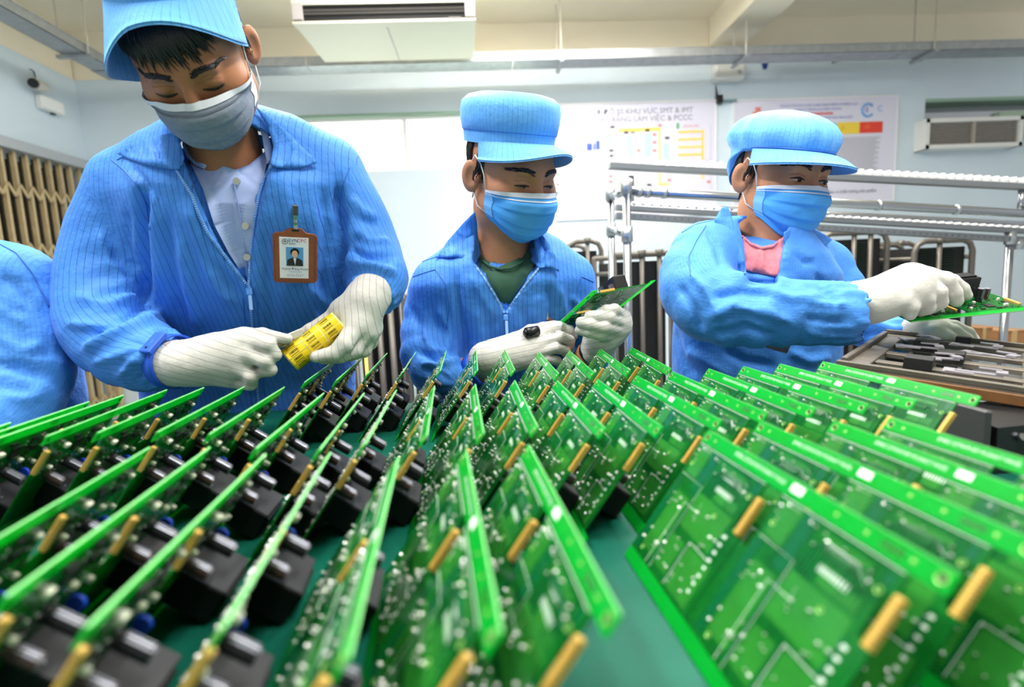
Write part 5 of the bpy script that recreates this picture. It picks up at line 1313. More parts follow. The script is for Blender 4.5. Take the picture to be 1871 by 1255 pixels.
slL = [(802, 525, 1.20, .060), (792, 580, 1.20, .066), (788, 632, 1.17, .066), (800, 675, 1.12, .056), (822, 690, 1.08, .044)]
slR = [(1040, 518, 1.20, .056), (1052, 570, 1.20, .058), (1064, 625, 1.17, .054), (1074, 660, 1.12, .046)]
yk = [[(895, 458, 1.18, .048), (845, 478, 1.19, .050), (806, 512, 1.20, .056)], [(948, 455, 1.18, .048), (1000, 472, 1.19, .048), (1038, 505, 1.20, .054)]]
vp = [(866, 478), (886, 508), (906, 540), (924, 574), (940, 545), (960, 518), (984, 486), (974, 412), (872, 412)]
fo = [([(830, 500), (838, 560), (850, 620), (848, 680)], 8, -.012), ([(800, 560), (820, 600), (815, 660)], 8, .008), ([(770, 600), (790, 640), (830, 650)], 6, .009), ([(760, 640), (795, 655), (835, 640)], 6, -.010), ([(770, 665), (800, 668), (840, 655)], 5, .009),
      ([(870, 560), (880, 620), (878, 690)], 10, .007), ([(895, 580), (902, 640)], 8, -.006), ([(1000, 520), (1010, 560), (1005, 620)], 8, -.010), ([(985, 540), (975, 580)], 6, .006), ([(1020, 520), (1030, 570), (1040, 620)], 7, .008), ([(1040, 540), (1060, 560), (1080, 565)], 6, .006), ([(750, 560), (765, 590), (770, 620)], 7, -.006), ([(860, 500), (880, 540), (905, 580)], 6, .006), ([(955, 560), (965, 600), (960, 640)], 8, -.006)]
j2 = build_jacket(p2, secs, [slL, slR], yk, fo, vp, M_jkt, seed=2, k=.018)
J = j2.obj
ts = poly_clip_patch('tee_shirt', [(880, 466), (896, 478), (914, 482), (934, 480), (952, 470), (966, 456), (978, 484), (957, 516), (938, 544), (924, 570), (908, 540), (890, 508), (876, 484)], j2.bv, .006, .003, M_tee_g, p2, stripe=False)
mb = MB(); mb.tube([v for v in line_on(j2.bv, [(882, 476), (896, 487), (914, 492), (934, 490), (952, 480), (966, 464)], .012)], .0026, 6); mb.build('neck_rib', M_tee_g, ts, True)
poly_clip_patch('collar', [(796, 472), (818, 440), (846, 408), (868, 386), (872, 410), (874, 440), (878, 464), (868, 485), (852, 478), (836, 470), (816, 471)], j2.bv, .011, .004, M_jkt, J)
poly_clip_patch('collar', [(974, 420), (990, 428), (1004, 446), (1016, 470), (1022, 497), (1010, 491), (998, 488), (986, 490), (972, 478), (964, 462), (968, 440)], j2.bv, .011, .004, M_jkt, J)
zipper(p2, j2, [(868, 484), (884, 506), (904, 538), (922, 572)], J); zipper(p2, j2, [(984, 490), (962, 517), (942, 545), (925, 572)], J)
zipper(p2, j2, [(924, 574), (926, 620), (928, 680)], J, teeth=False)
q = hitpx(j2.bv, 924, 580, .006); MB().box(q, (.010, .005, .012), None, .002).build('zip_slider', M_ziptape, J); MB().box(q+Vector((.001, -.001, -.022)), (.006, .003, .030), None, .001).build('zip_pull', M_zip, J)
for ln in ([(742, 510), (770, 500), (796, 492), (815, 520), (822, 560), (816, 600)], [(1085, 515), (1062, 505), (1052, 540), (1044, 580)], [(772, 478), (800, 468)]):
    mb = MB(); mb.tube(line_on(j2.bv, ln, .0004), .0013, 5); mb.build('sleeve_seam', M_seam, J, True)
simple_tube('forearm', [(800, 678, 1.14, .036), (830, 688, 1.115, .038), (868, 680, 1.088, .034), (902, 656, 1.065, .028)], M_skin2, p2, 24)
simple_tube('forearm', [(1066, 668, 1.11, .034), (1080, 650, 1.06, .032), (1094, 628, 1.012, .026)], M_skin2, p2, 24)
wrist_band(p2, (874, 676, 1.084), (905, 656, 1.064), .036, .018, M_band, (.022, .030, .007, (872, 700, 1.0)))
wrist_band(p2, (1089, 640, 1.03), (1095, 626, 1.01), .030, .012, M_strapb)
build_glove(p2, (908, 652, 1.032, .029), [
    [(982, 612, 1.040, .0122), (1020, 597, 1.042, .0110), (1040, 603, 1.050, .0100), (1048, 614, 1.056, .0086)],
    [(986, 628, 1.026, .0124), (1024, 615, 1.026, .0112), (1042, 622, 1.036, .0100), (1042, 636, 1.046, .0088)],
    [(980, 645, 1.022, .0122), (1014, 635, 1.020, .0110), (1034, 641, 1.030, .0098), (1036, 652, 1.04, .0086)],
    [(968, 661, 1.024, .0112), (998, 655, 1.022, .0102), (1018, 659, 1.030, .0092), (1024, 668, 1.04, .0080)],
    [(940, 622, 1.052, .0140), (968, 603, 1.060, .0118), (992, 597, 1.068, .0104), (1013, 593, 1.076, .0086)]],
    [[(925, 640, 1.036, .026), (962, 626, 1.040, .022)], [(925, 660, 1.03, .025), (958, 650, 1.030, .020)]], M_glove, (.30, 1.0), palm_r=.0118, dy=.03, cuff=[(908, 652, 1.032, .030), (895, 656, 1.036, .0375), (890, 658, 1.038, .039)])
build_glove(p2, (1098, 620, 1.070, .028), [
    [(1136, 578, 1.058, .0140), (1122, 567, 1.030, .0130), (1108, 568, 1.026, .0120), (1098, 571, 1.030, .0108)],
    [(1138, 591, 1.054, .0142), (1112, 581, 1.020, .0130), (1092, 578, 1.018, .0118), (1078, 577, 1.024, .0105)],
    [(1134, 604, 1.054, .0140), (1104, 597, 1.016, .0128), (1080, 592, 1.018, .0116), (1062, 589, 1.026, .0102)],
    [(1124, 616, 1.060, .0128), (1098, 611, 1.024, .0120), (1076, 606, 1.026, .0110), (1060, 603, 1.034, .0098)],
    [(1112, 596, 1.110, .0135), (1094, 584, 1.125, .0115), (1080, 578, 1.130, .0102), (1068, 574, 1.132, .0090)]],
    [[(1105, 606, 1.07, .028), (1130, 596, 1.07, .022)]], M_glove, (.38, 1.0), dy=-.06, rs=.95, cuff=[(1098, 622, 1.07, .028), (1093, 634, 1.08, .033), (1091, 639, 1.084, .0345)])
lower_body(p2, (p2.location.x, 1.30, .50), [(p2.location.x-.14, 1.02), (p2.location.x+.14, 1.02)], True)
stool('round black stool under the worker inspecting a panel', p2.location.x, 1.30, .365)
# ---- panel in hand
A_ = at(1009, 601, 1.13); B_ = at(1082, 532, .935); eu = (B_-A_).normalized(); C_ = at(1168, 521, .975); ev = -(C_-B_); ev = (ev-eu*ev.dot(eu)).normalized(); n_ = eu.cross(ev)
O_ = B_-eu*W-ev*H
hp = copy_tree(proto); hp.matrix_world = Matrix(((eu.x, ev.x, n_.x, O_.x), (eu.y, ev.y, n_.y, O_.y), (eu.z, ev.z, n_.z, O_.z), (0, 0, 0, 1)))
hp['label'] = 'green circuit panel held up in the gloves of the worker in the tall cap'; hp['group'] = 'circuit panels held in the hands'
# ---- badge and black marker cap
q = hitpx(j2.bv, 1000, 600, .010) or at(1000, 600, 1.12); s2 = q.y/FPX
b2_ = thing('identity_badge', 'brown leather badge half hidden behind the glove of the inspecting worker', 'badge', q)
pts = [(973, 602), (977, 590), (990, 584), (1003, 580), (1012, 584), (1020, 592), (1024, 606), (1020, 640), (975, 640)]
V = [q+CR*((x-1000)*s2)+CU*((600-y)*s2) for x, y in pts]; V += [v+CF*.004 for v in V]; n = len(pts)
put('holder', np.array([tuple(v) for v in V]), [tuple(range(n)), tuple(reversed(range(n, 2*n)))]+[(i, n+i, n+(i+1) % n, (i+1) % n) for i in range(n)], M_lea, b2_)
MB().box(q+CU*(24*s2)-CF*.003, (.006, .004, .020), None, .001).build('clip', M_chrome, b2_)
q = at(972, 607, 1.05)
mk = thing('marker_cap', 'small black cap poking out of the right glove of the inspecting worker', 'cap', q)
MB().tube([q+Vector((-.012, -.006, .0)), q+Vector((.012, .004, .002))], [.0105, .0105], 18).build('barrel', M_black, mk, True)
MB().tube([q+Vector((-.0125, -.0062, .0)), q+Vector((-.016, -.008, -.0005))], [.008, .006], 14).build('tip', M_black, mk, True)
# ================================================================ PERSON: worker in gathered cap loading the pallet
p3 = thing('person', 'worker in gathered blue cap, blue mask and pink shirt reaching over a metal pallet', 'person', (at(1385, 700, 1.2).x, 1.2, 0))
Mh = M4(14, 13, 5); eye = at(1482, 328, 1.08); Mh.translation = eye-(Mh.to_3x3() @ Vector((0, -.088, 0)))
hd3 = build_head(p3, Mh, at(1395, 480, 1.16), M_skin2, M_maskb, 'short', 'open')
body_mesh(p3, hd3, [], M_skin2)
build_cap(p3, Mh @ Matrix.Translation((0, .0, .0)) @ Matrix.Rotation(R(-2), 4, 'X'), 'hood')
secs = [(1378, 800, 152, 1.22, .13), (1378, 700, 152, 1.21, .13), (1380, 620, 152, 1.20, .13), (1382, 550, 148, 1.18, .125), (1386, 505, 142, 1.165, .12), (1392, 470, 112, 1.155, .105), (1397, 440, 78, 1.15, .08), (1400, 412, 58, 1.145, .066)]
slL = [(1284, 466, 1.10, .066), (1270, 516, 1.05, .072), (1302, 556, 1.0, .072), (1380, 568, .95, .066), (1460, 570, .92, .059), (1548, 573, .885, .055)]
slR = [(1505, 490, 1.24, .058), (1540, 545, 1.20, .056), (1585, 594, 1.12, .047), (1630, 612, 1.06, .041), (1668, 606, 1.02, .036)]
yk = [[(1378, 445, 1.145, .050), (1320, 448, 1.13, .056), (1284, 468, 1.10, .062)], [(1420, 442, 1.16, .050), (1466, 456, 1.20, .050), (1505, 486, 1.24, .055)]]
vp = [(1346, 405), (1358, 452), (1362, 490), (1364, 520), (1420, 520), (1425, 480), (1432, 450), (1442, 410), (1400, 385)]
fo = [([(1330, 500), (1380, 510), (1450, 512)], 8, .008), ([(1300, 545), (1360, 530), (1420, 540)], 9, -.012), ([(1290, 580), (1340, 560), (1400, 570), (1450, 590)], 9, .011), ([(1300, 610), (1360, 600), (1420, 615)], 8, -.009), ([(1260, 500), (1290, 530), (1310, 570)], 8, .009), ([(1240, 520), (1265, 560), (1280, 610)], 8, -.010),
      ([(1400, 530), (1450, 545), (1500, 540)], 7, .007), ([(1470, 520), (1510, 530), (1545, 530)], 5, -.006), ([(1470, 550), (1510, 555), (1548, 556)], 5, .006), ([(1470, 580), (1510, 588), (1540, 590)], 5, -.006), ([(1470, 605), (1505, 610), (1535, 612)], 5, .006), ([(1250, 640), (1290, 660), (1340, 690)], 10, .008), ([(1320, 640), (1360, 660), (1420, 670)], 9, -.009), ([(1230, 600), (1245, 650), (1270, 690)], 9, -.007),
      ([(1440, 640), (1480, 660), (1520, 650)], 8, .008), ([(1490, 500), (1510, 530), (1530, 560)], 7, -.008), ([(1450, 460), (1470, 480), (1490, 480)], 6, -.006), ([(1560, 585), (1600, 590), (1640, 600)], 6, .006), ([(1560, 615), (1600, 610), (1630, 625)], 6, -.006), ([(1290, 420), (1310, 450), (1320, 490)], 6, -.006)]
op = [[(tuple(at(1515, 572, .895)), .026), (tuple(at(1545, 573, .886)), .040), (tuple(at(1600, 574, .868)), .046)]]
j3 = build_jacket(p3, secs, [slL, slR], yk, fo, vp, M_jkt3, seed=3, k=.02, opens=op)
J = j3.obj
ts = poly_clip_patch('tee_shirt', [(1353, 428), (1370, 442), (1392, 450), (1414, 446), (1432, 432), (1431, 470), (1421, 506), (1390, 500), (1362, 494)], j3.bv, .008, .003, M_tee_p, p3, stripe=False)
mb = MB(); mb.tube(line_on(j3.bv, [(1356, 432), (1372, 446), (1392, 454), (1412, 450), (1428, 436)], .014), .0026, 6); mb.build('neck_rib', M_tee_p, ts, True)
poly_clip_patch('tee_hem', [(1388, 622), (1400, 618), (1425, 620), (1444, 632), (1438, 646), (1415, 640), (1398, 634)], j3.bv, .004, .003, M_tee_p, ts, stripe=False)
poly_clip_patch('collar', [(1305, 402), (1318, 380), (1330, 376), (1338, 398), (1347, 430), (1355, 455), (1360, 478), (1348, 488), (1334, 462), (1318, 436)], j3.bv, .011, .004, M_jkt3, J, ydepth=lambda x, y: 1.046+(470-y)*.00042)
poly_clip_patch('collar', [(1432, 424), (1458, 412), (1482, 416), (1510, 430), (1521, 438), (1500, 458), (1480, 470), (1462, 468), (1444, 452), (1432, 446)], j3.bv, .011, .004, M_jkt3, J, ydepth=lambda x, y: 1.062+(x-1432)*.00075+.000004*(x-1432)**2)
zipper(p3, j3, [(1360, 478), (1361, 500)], J, teeth=False); 
for ln in ([(1290, 412), (1272, 440), (1258, 470), (1262, 505)], [(1246, 425), (1270, 410), (1305, 402)]):
    mb = MB(); mb.tube(line_on(j3.bv, ln, .0004), .0013, 5); mb.build('sleeve_seam', M_seam, J, True)
simple_tube('forearm', [(1520, 572, .893, .030), (1560, 562, .882, .029), (1580, 556, .878, .028)], M_skin2, p3, 24)
simple_tube('forearm', [(1660, 606, 1.03, .028), (1695, 600, 1.0, .026)], M_skin2, p3, 24)
build_glove(p3, (1590, 552, .877, .029), [
    [(1694, 508, .868, .0165), (1728, 512, .860, .0142), (1742, 534, .860, .0122), (1747, 550, .862, .0105)],
    [(1696, 516, .885, .0155), (1738, 514, .892, .0128), (1757, 528, .892, .0115), (1766, 540, .892, .0098)],
    [(1684, 528, .858, .0160), (1712, 533, .849, .0140), (1716, 552, .853, .0122), (1702, 562, .864, .0108)],
    [(1668, 540, .856, .0145), (1692, 547, .847, .0126), (1695, 562, .851, .0112), (1682, 568, .860, .0100)],
    [(1622, 548, .860, .0165), (1650, 548, .845, .0142), (1664, 560, .842, .0120), (1662, 574, .845, .0095)]],
    [[(1610, 538, .875, .031), (1664, 514, .868, .032)], [(1605, 552, .872, .029), (1662, 534, .860, .028)]], M_glovep, (.2, 1), cuff=[(1588, 552, .877, .030), (1570, 552, .880, .034), (1563, 552, .882, .035)])
build_glove(p3, (1692, 599, .995, .026), [
    [(1716, 600, .970, .0155), (1742, 606, .955, .0135), (1764, 620, .945, .0122), (1773, 633, .945, .0100)],
    [(1714, 595, .985, .0150), (1742, 597, .970, .0130), (1768, 608, .960, .0115), (1780, 620, .960, .0095)],
    [(1708, 606, .965, .0145), (1730, 616, .950, .0128), (1747, 628, .945, .0115), (1752, 637, .950, .0095)],
    [(1702, 610, .975, .0125), (1716, 622, .962, .0112), (1726, 630, .960, .0100), (1732, 636, .960, .0088)],
    [(1702, 592, 1.0, .0125), (1716, 590, 1.01, .0112), (1728, 594, 1.01, .0100), (1738, 600, 1.005, .0088)]],
    [], M_glovep, (.2, 1), cuff=[(1690, 600, .997, .027), (1681, 602, 1.005, .031), (1678, 603, 1.008, .032)])
lower_body(p3, (p3.location.x, 1.26, .50), [(p3.location.x-.12, 1.0), (p3.location.x+.16, 1.0)], True)
stool('round black stool under the worker in the gathered cap', p3.location.x, 1.26, .365)
# ---- panel in the right hand
A_ = at(1664, 588, .850); B_ = at(1914, 563, .850); eu = (B_-A_).normalized(); ev = Vector((.04, -1, -.30)); ev = (ev-eu*ev.dot(eu)).normalized(); n_ = eu.cross(ev); O_ = A_-ev*H
hp = copy_tree(proto); hp.matrix_world = Matrix(((eu.x, ev.x, n_.x, O_.x), (eu.y, ev.y, n_.y, O_.y), (eu.z, ev.z, n_.z, O_.z), (0, 0, 0, 1)))
hp['label'] = 'green circuit panel held component side up above the metal pallet'; hp['group'] = 'circuit panels held in the hands'
# ================================================================ PERSON: partly seen worker at the left edge
p4 = thing('person', 'worker in blue jacket cut off by the left edge of the photo', 'person', (at(-50, 700, .98).x, .98, 0))
secs = [(-50, 860, 170, 1.00, .14), (-50, 740, 165, 1.00, .14), (-60, 640, 155, .99, .14), (-75, 560, 145, .98, .13), (-95, 510, 105, .975, .11), (-120, 475, 66, .97, .08), (-130, 450, 52, .97, .064)]
slR = [(20, 530, .96, .070), (38, 600, .94, .073), (40, 690, .91, .072), (10, 765, .86, .058), (-70, 805, .82, .044)]
slL = [(-220, 545, .99, .062), (-250, 620, .97, .066), (-240, 720, .92, .06), (-150, 790, .85, .045)]
yk = [[(-90, 480, .97, .05), (-30, 495, .97, .058), (20, 525, .96, .066)], [(-150, 480, .97, .05), (-190, 500, .98, .055), (-220, 540, .99, .06)]]
fo = [([(0, 500), (30, 520), (60, 560)], 7, -.007), ([(0, 620), (40, 640), (80, 630)], 10, .008), ([(10, 660), (40, 680), (80, 690)], 9, -.008), ([(0, 560), (20, 580), (50, 590)], 9, .006), ([(0, 720), (40, 730), (80, 720)], 9, .008)]
j4 = build_jacket(p4, secs, [slR, slL], yk, fo, None, M_jkt3, seed=4, h=.008)
poly = [(-175, 470), (-140, 440), (-110, 440), (-82, 462), (-100, 480), (-130, 486)]
poly_clip_patch('collar', poly, j4.bv, .010, .004, M_jkt3, j4.obj)
mb = MB(); mb.tube(line_on(j4.bv, [(0, 446), (30, 462), (60, 500), (90, 560)], .0004), .0014, 5); mb.build('sleeve_seam', M_seam, j4.obj, True)
Mh = M4(-25, 40, 0); eye = at(-330, 430, .84); Mh.translation = eye-(Mh.to_3x3() @ Vector((0, -.088, 0)))
hd4 = build_head(p4, Mh, at(-128, 510, .975), M_skin2, M_maskb, 'short', 'down')
body_mesh(p4, hd4, [], M_skin2); build_cap(p4, Mh, 'visor')
build_glove(p4, (-80, 806, .815, .028), [[(-20+6*i, 815+6*i, .78+.01*i, .0135), (10+4*i, 825+6*i, .77+.01*i, .012), (25, 840+5*i, .775+.01*i, .0105)] for i in range(4)]+[[(-50, 790, .79, .014), (-20, 790, .77, .012), (0, 800, .765, .010)]], [], M_glove, (.2, 1), h=.003)
build_glove(p4, (-150, 795, .84, .028), [[(-115+6*i, 820+6*i, .80+.01*i, .0135), (-90+4*i, 835+6*i, .79+.01*i, .012), (-80, 850+5*i, .795+.01*i, .0105)] for i in range(4)]+[[(-150, 815, .81, .014), (-135, 825, .79, .012), (-115, 838, .785, .010)]], [], M_glove, (.2, 1), h=.003)
lower_body(p4, (p4.location.x, 1.02, .50), [(p4.location.x-.12, .80), (p4.location.x+.12, .80)], True)
stool('round black stool under the worker at the left edge', p4.location.x, 1.02, .365)
# ================================================================ METAL PALLET
M_pal = mat('pallet_grey', srgb(106, 98, 88), .5, .3, noise=.12, nscale=30)
M_pald = mat('pallet_dark', srgb(30, 28, 26), .6)
M_palb = mat('pallet_brown_edge', srgb(128, 84, 44), .6, noise=.2, nscale=40)
M_clip = mat('pallet_clip', srgb(178, 172, 180), .35, .5)
T0 = Vector((.797, 1.022, CAMZ-.145)); e1 = Vector((-.72, -.69, -.01)).normalized(); e2 = Vector((.68, -.72, -.09)); e2 = (e2-e1*e2.dot(e1)).normalized(); e3 = e1.cross(e2)
if e3.z < 0: e3 = -e3
PL, PW = .405, .44
pal = thing('solder_pallet', 'grey metal solder pallet frame with spring clips tilted at the right', 'pallet', T0)
MP = Matrix((e2, e1, e3)).transposed()
def pbox(a0, a1, b0, b1, c0, c1, nm, m, par=None, bev=.001):
    c = T0+e2*((a0+a1)/2)+e1*((b0+b1)/2)+e3*((c0+c1)/2)
    return MB().box(c, (abs(a1-a0), abs(b1-b0), abs(c1-c0)), MP, bev).build(nm, m, par or pal)
fw_ = .034
for a0, a1, b0, b1 in ((0, PW, 0, fw_), (0, PW, PL-fw_, PL), (0, fw_, fw_, PL-fw_), (PW-fw_, PW, fw_, PL-fw_)):
    s_ = pbox(a0, a1, b0, b1, -.012, 0, 'frame_side', M_pal)
    q = .008
    if a1-a0 > .1: pbox(a0, a1, b0 if b0 == 0 else b1-q, q if b0 == 0 else b1, 0, .008, 'raised_lip', M_pal, s_)
    else: pbox(a0 if a0 == 0 else a1-q, q if a0 == 0 else a1, b0, b1, 0, .008, 'raised_lip', M_pal, s_)
pbox(0, PW, PL, PL+.003, -.016, -.002, 'edge_strip', M_palb)
for b0 in (.115, .205, .295): pbox(fw_, PW-fw_, b0, b0+.022, -.010, -.002, 'crossbar', M_pal)
pbox(.20, .222, fw_, PL-fw_, -.011, -.004, 'long_bar', M_pal)
for a0, b0 in ((.06, .115), (.30, .115), (.10, .205), (.33, .205), (.07, .295), (.29, .295)): pbox(a0, a0+.034, b0-.006, b0+.028, -.006, .012, 'stop_block', M_pald)
for a0, b0 in ((.11, .02), (.36, .02)): pbox(a0, a0+.022, b0, b0+.018, 0, .012, 'knob', M_pald)
cl = MB(); cl.box((0, 0, .002), (.010, .060, .002)); cl.box((.014, .026, .003), (.032, .012, .002)); cl.box((.026, .014, .004), (.008, .030, .002)); cl.box((-.006, -.028, .005), (.022, .012, .003)); cl.box((-.014, -.016, .007), (.006, .024, .002))
for i, (a0, b0, rot) in enumerate(((.06, .075, 60), (.14, .080, 95), (.26, .080, 70), (.34, .075, 110), (.07, .165, 80), (.16, .160, 110), (.27, .165, 75), (.36, .165, 100), (.10, .255, 70), (.24, .255, 105), (.33, .250, 80), (.15, .335, 90), (.28, .335, 80))):
    me = cl.mesh('spring_clip', M_clip); o = link('spring_clip', me, pal, True); c = e2*a0+e1*b0+e3*.003
    o.matrix_basis = Matrix.Translation(c) @ MP.to_4x4() @ Matrix.Rotation(R(rot), 4, 'Z')
# ---- steel fixture that carries the pallet
c = Vector((.80, .70, 0))
fx = thing('fixture_stand', 'grey steel fixture stand carrying the metal pallet on the table', 'stand', (c.x, c.y, TABLE_Z))
MB().span((.66, .56, TABLE_Z), (.98, .86, TABLE_Z+.05)).build('base_block', M_alu, fx)
for x, y in ((.70, .62), (.95, .62), (.72, .82), (.95, .82)): MB().cyl((x, y, TABLE_Z+.05), (x, y, T0.z-.052), .012, 12).build('post', M_tsteel, fx)
p = at(1815, 775, .60)
ck = thing('clamp_block', 'black plastic clamp block with a bright screw beside the pallet', 'clamp', (p.x, p.y, TABLE_Z))
MB().hull([(p.x-.045, p.y-.05, TABLE_Z), (p.x+.10, p.y-.05, TABLE_Z), (p.x-.045, p.y+.03, TABLE_Z), (p.x+.10, p.y+.03, TABLE_Z), (p.x-.040, p.y-.045, TABLE_Z+.052), (p.x+.09, p.y-.045, TABLE_Z+.058), (p.x-.040, p.y+.03, TABLE_Z+.058), (p.x+.09, p.y+.03, TABLE_Z+.066)]).build('body', M_black, ck)
MB().box((p.x-.05, p.y-.01, TABLE_Z+.036), (.008, .07, .072), None, .002).build('side_plate', mat('clamp_plate', srgb(70, 68, 70), .5), ck)
q = Vector((p.x-.015, p.y-.048, TABLE_Z+.040)); MB().cyl(q, q+Vector((0, -.003, .002)), .0045, 14).build('screw', M_chrome, ck)
# ================================================================ ROLLER RACK
YR = 2.0
rk = thing('roller_flow_rack', 'chrome pipe flow rack with rows of white rollers behind the workers', 'rack', (at(1500, 600, YR).x, YR, 0))
M_roll = mat('roller_white', srgb(240, 238, 236), .4)
M_railg = mat('rail_aluminium', srgb(140, 143, 146), .38, .6)
def pipe(p0, p1, r=.014, nm='pipe', m=None): return MB().tube([p0, p1], r, 14).build(nm, m or M_chrome, rk, True)
def post(px0, py0, px1, py1, Y, r=.014, z0=0.0):
    a = at(px0, py0, Y); b = at(px1, py1, Y); pipe(a, Vector((a.x, a.y, z0)), r, 'post'); return a
pa = post(1144, 338, 1139, 640, 1.80); pb_ = post(1115, 352, 1117, 640, 2.12)
pc = post(1846, 430, 1830, 600, 2.02); pd = at(2235, 360, 2.02); pipe(pd, Vector((pd.x, pd.y, 0)), .014, 'post')
def joint(p, h=.05, r=.019): MB().cyl(p+Vector((0, 0, -h/2)), p+Vector((0, 0, h/2)), r, 16).build('pipe_joint', M_alu, rk, True)
for p, zs_ in ((pa, (-.005, -.16)), (pb_, (-.005, -.14)), (pc, (-.01,))):
    for z in zs_: joint(p+Vector((0, 0, z)))
pipe(pa+Vector((0, 0, -.16)), pb_+Vector((0, 0, -.14)), .014); pipe(pa+Vector((0, 0, -.02)), pb_+Vector((0, 0, -.02)), .012)
# upper roller rail
a = at(1113, 300, 1.98); b = at(2250, 358, 1.98)
d = (b-a).normalized(); n = int((b-a).length/.0355)
up = Vector((0, 0, 1)); sd = d.cross(up).normalized(); up = sd.cross(d); MRr = Matrix((d, -sd, up)).transposed()
rl_ = MB().box((a+b)/2-up*.006, ((b-a).length, .036, .022), MRr, .002).build('rail', M_railg, rk)
whl = MB(); whl.tube([Vector((0, -.013, 0)), Vector((0, -.011, 0)), Vector((0, .011, 0)), Vector((0, .013, 0))], [.011, .0136, .0136, .011], 16); wm_ = whl.mesh('roller', M_roll, True)
for i in range(n):
    p = a+d*(.018+.0355*i)+up*.014; o = link('roller', wm_, rk, True); o.location = p-Vector(rk.location)
for px, py_ in ((1152, 322), (1868, 345), (2235, 364)):
    q = at(px, py_, 1.98); pipe(q+Vector((0, 0, -.09)), q+Vector((0, 0, 0)), .012, 'strut')
# pipe rail and lower roller rails
a2 = at(1150, 349, 1.82); b2_ = at(2250, 412, 2.01); pipe(a2, b2_, .0155)
for px in (1165, 1178, 1204, 1560, 1700):
    t = (px-1150)/1100.0; q = a2+(b2_-a2)*t; dd = (b2_-a2).normalized(); MB().cyl(q-dd*.006, q+dd*.006, .0185, 16).build('collar', M_alu, rk, True)
a3 = at(1125, 379, 2.02); b3 = at(2250, 444, 2.02); d3 = (b3-a3).normalized()
MB().box((a3+b3)/2, ((b3-a3).length, .030, .020), Matrix((d3, Vector((0, 1, 0)), d3.cross(Vector((0, 1, 0))))).transposed(), .002).build('rail', M_railg, rk)
for i in range(int((b3-a3).length/.034)):
    o = link('roller', wm_, rk, True); o.location = a3+d3*(.017+.034*i)+Vector((0, .0, .006))-Vector(rk.location); o.scale = (.9, .9, .9)
a4 = at(1125, 394, 2.02); b4 = at(2250, 461, 2.02); d4 = (b4-a4).normalized()
bar = MB().box((a4+b4)/2, ((b4-a4).length, .030, .022), Matrix((d4, Vector((0, 1, 0)), d4.cross(Vector((0, 1, 0))))).transposed(), .002).build('rail', M_railg, rk)
mb = MB()
for i in range(int((b4-a4).length/.026)):
    q = a4+d4*(.013+.026*i)+Vector((0, -.0155, 0)); mb.cyl(q, q+Vector((0, -.001, 0)), .004, 8)
mb.build('rail_hole', mat('rail_hole', srgb(110, 112, 116), .5), bar)['kind'] = 'stuff'
a5 = at(1138, 372, 2.3); b5 = at(2250, 430, 2.3); pipe(a5, b5, .014)
q = at(1860, 446, 2.02); pipe(q, q+Vector((.2, .02, 0)), .014); joint(q, .04, .018)
# ================================================================ PCB MAGAZINE TROLLEYS
M_fr = mat('trolley_steel', srgb(104, 98, 90), .45, .4)
M_mag = mat('magazine_black', srgb(16, 16, 16), .7)
M_magg = mat('stacked_board_green', srgb(20, 44, 32), .6)
def trolley(label, px0, px1, ptop, Y, dz=.06, greens=(), bars=(), round_top=True, depth=.42):
    a = at(px0, ptop, Y); b = at(px1, ptop+ (px1-px0)*-.03, Y); zt = (a.z+b.z)/2; x0, x1 = a.x, b.x
    t = thing('magazine_trolley', label, 'trolley', ((x0+x1)/2, Y, 0), 'board magazine trolleys behind the workers')
    r = .013
    for y in (Y, Y+depth):
        c = .05 if round_top else .004
        pts = [Vector((x0, y, .12)), Vector((x0, y, zt-c)), Vector((x0+c*.3, y, zt-c*.3)), Vector((x0+c, y, zt)), Vector((x1-c, y, zt)), Vector((x1-c*.3, y, zt-c*.3)), Vector((x1, y, zt-c)), Vector((x1, y, .12))]
        MB().tube(pts, r, 12).build('frame_hoop', M_fr, t, True)
    for x in (x0, x1):
        for z in (.16, zt-.08): MB().cyl((x, Y, z), (x, Y+depth, z), r*.8, 10).build('tie_bar', M_fr, t, True)
        for y in (Y, Y+depth): MB().cyl((x-.015, y, .05), (x+.015, y, .05), .05, 16).build('castor', M_black, t, True); MB().cyl((x, y, .05), (x, y, .13), .012, 8).build('castor_stem', M_fr, t, True)
    MB().span((x0+.02, Y+.02, .17), (x1-.02, Y+depth-.02, zt-dz)).build('magazine', M_mag, t)
    MB().span((x0, Y, .14), (x1, Y+depth, .17)).build('deck', M_fr, t)
    for g0, g1 in greens:
        ga, gb = at(g0, ptop, Y).x, at(g1, ptop, Y).x; mb = MB(); z = .2
        while z < zt-dz-.01: mb.span((ga, Y+.008, z), (gb, Y+.3, z+.004)); z += .012
        mb.build('stacked_board', M_magg, t)['kind'] = 'stuff'
    for px in bars:
        x = at(px, ptop, Y).x; MB().cyl((x, Y-.004, .15), (x, Y-.004, zt), .011, 10).build('upright', M_fr, t, True); MB().cyl((x, Y-.004, zt-.012), (x, Y-.004, zt+.018), .018, 12).build('bolt_cap', M_fr, t, True)
    return t
trolley('dark magazine trolley beside the chrome rack post, left of the pallet worker', 1121, 1226, 466, 2.35, .03, bars=(1172, 1204), round_top=False)
trolley('pipe framed trolley half hidden behind the seated inspecting worker', 1036, 1098, 442, 2.86, .05, bars=(1073,))
trolley('magazine trolley just right of the pallet worker holding green boards', 1500, 1622, 427, 2.5, .03, greens=((1565, 1585),), bars=(1560, 1590))
trolley('lower middle magazine trolley between two taller ones at the right', 1594, 1676, 447, 2.98, .03, bars=(1645,))
trolley('magazine trolley at the far right with dark green boards', 1672, 1778, 441, 2.45, .03, greens=((1684, 1710), (1728, 1752)), bars=(1716,))
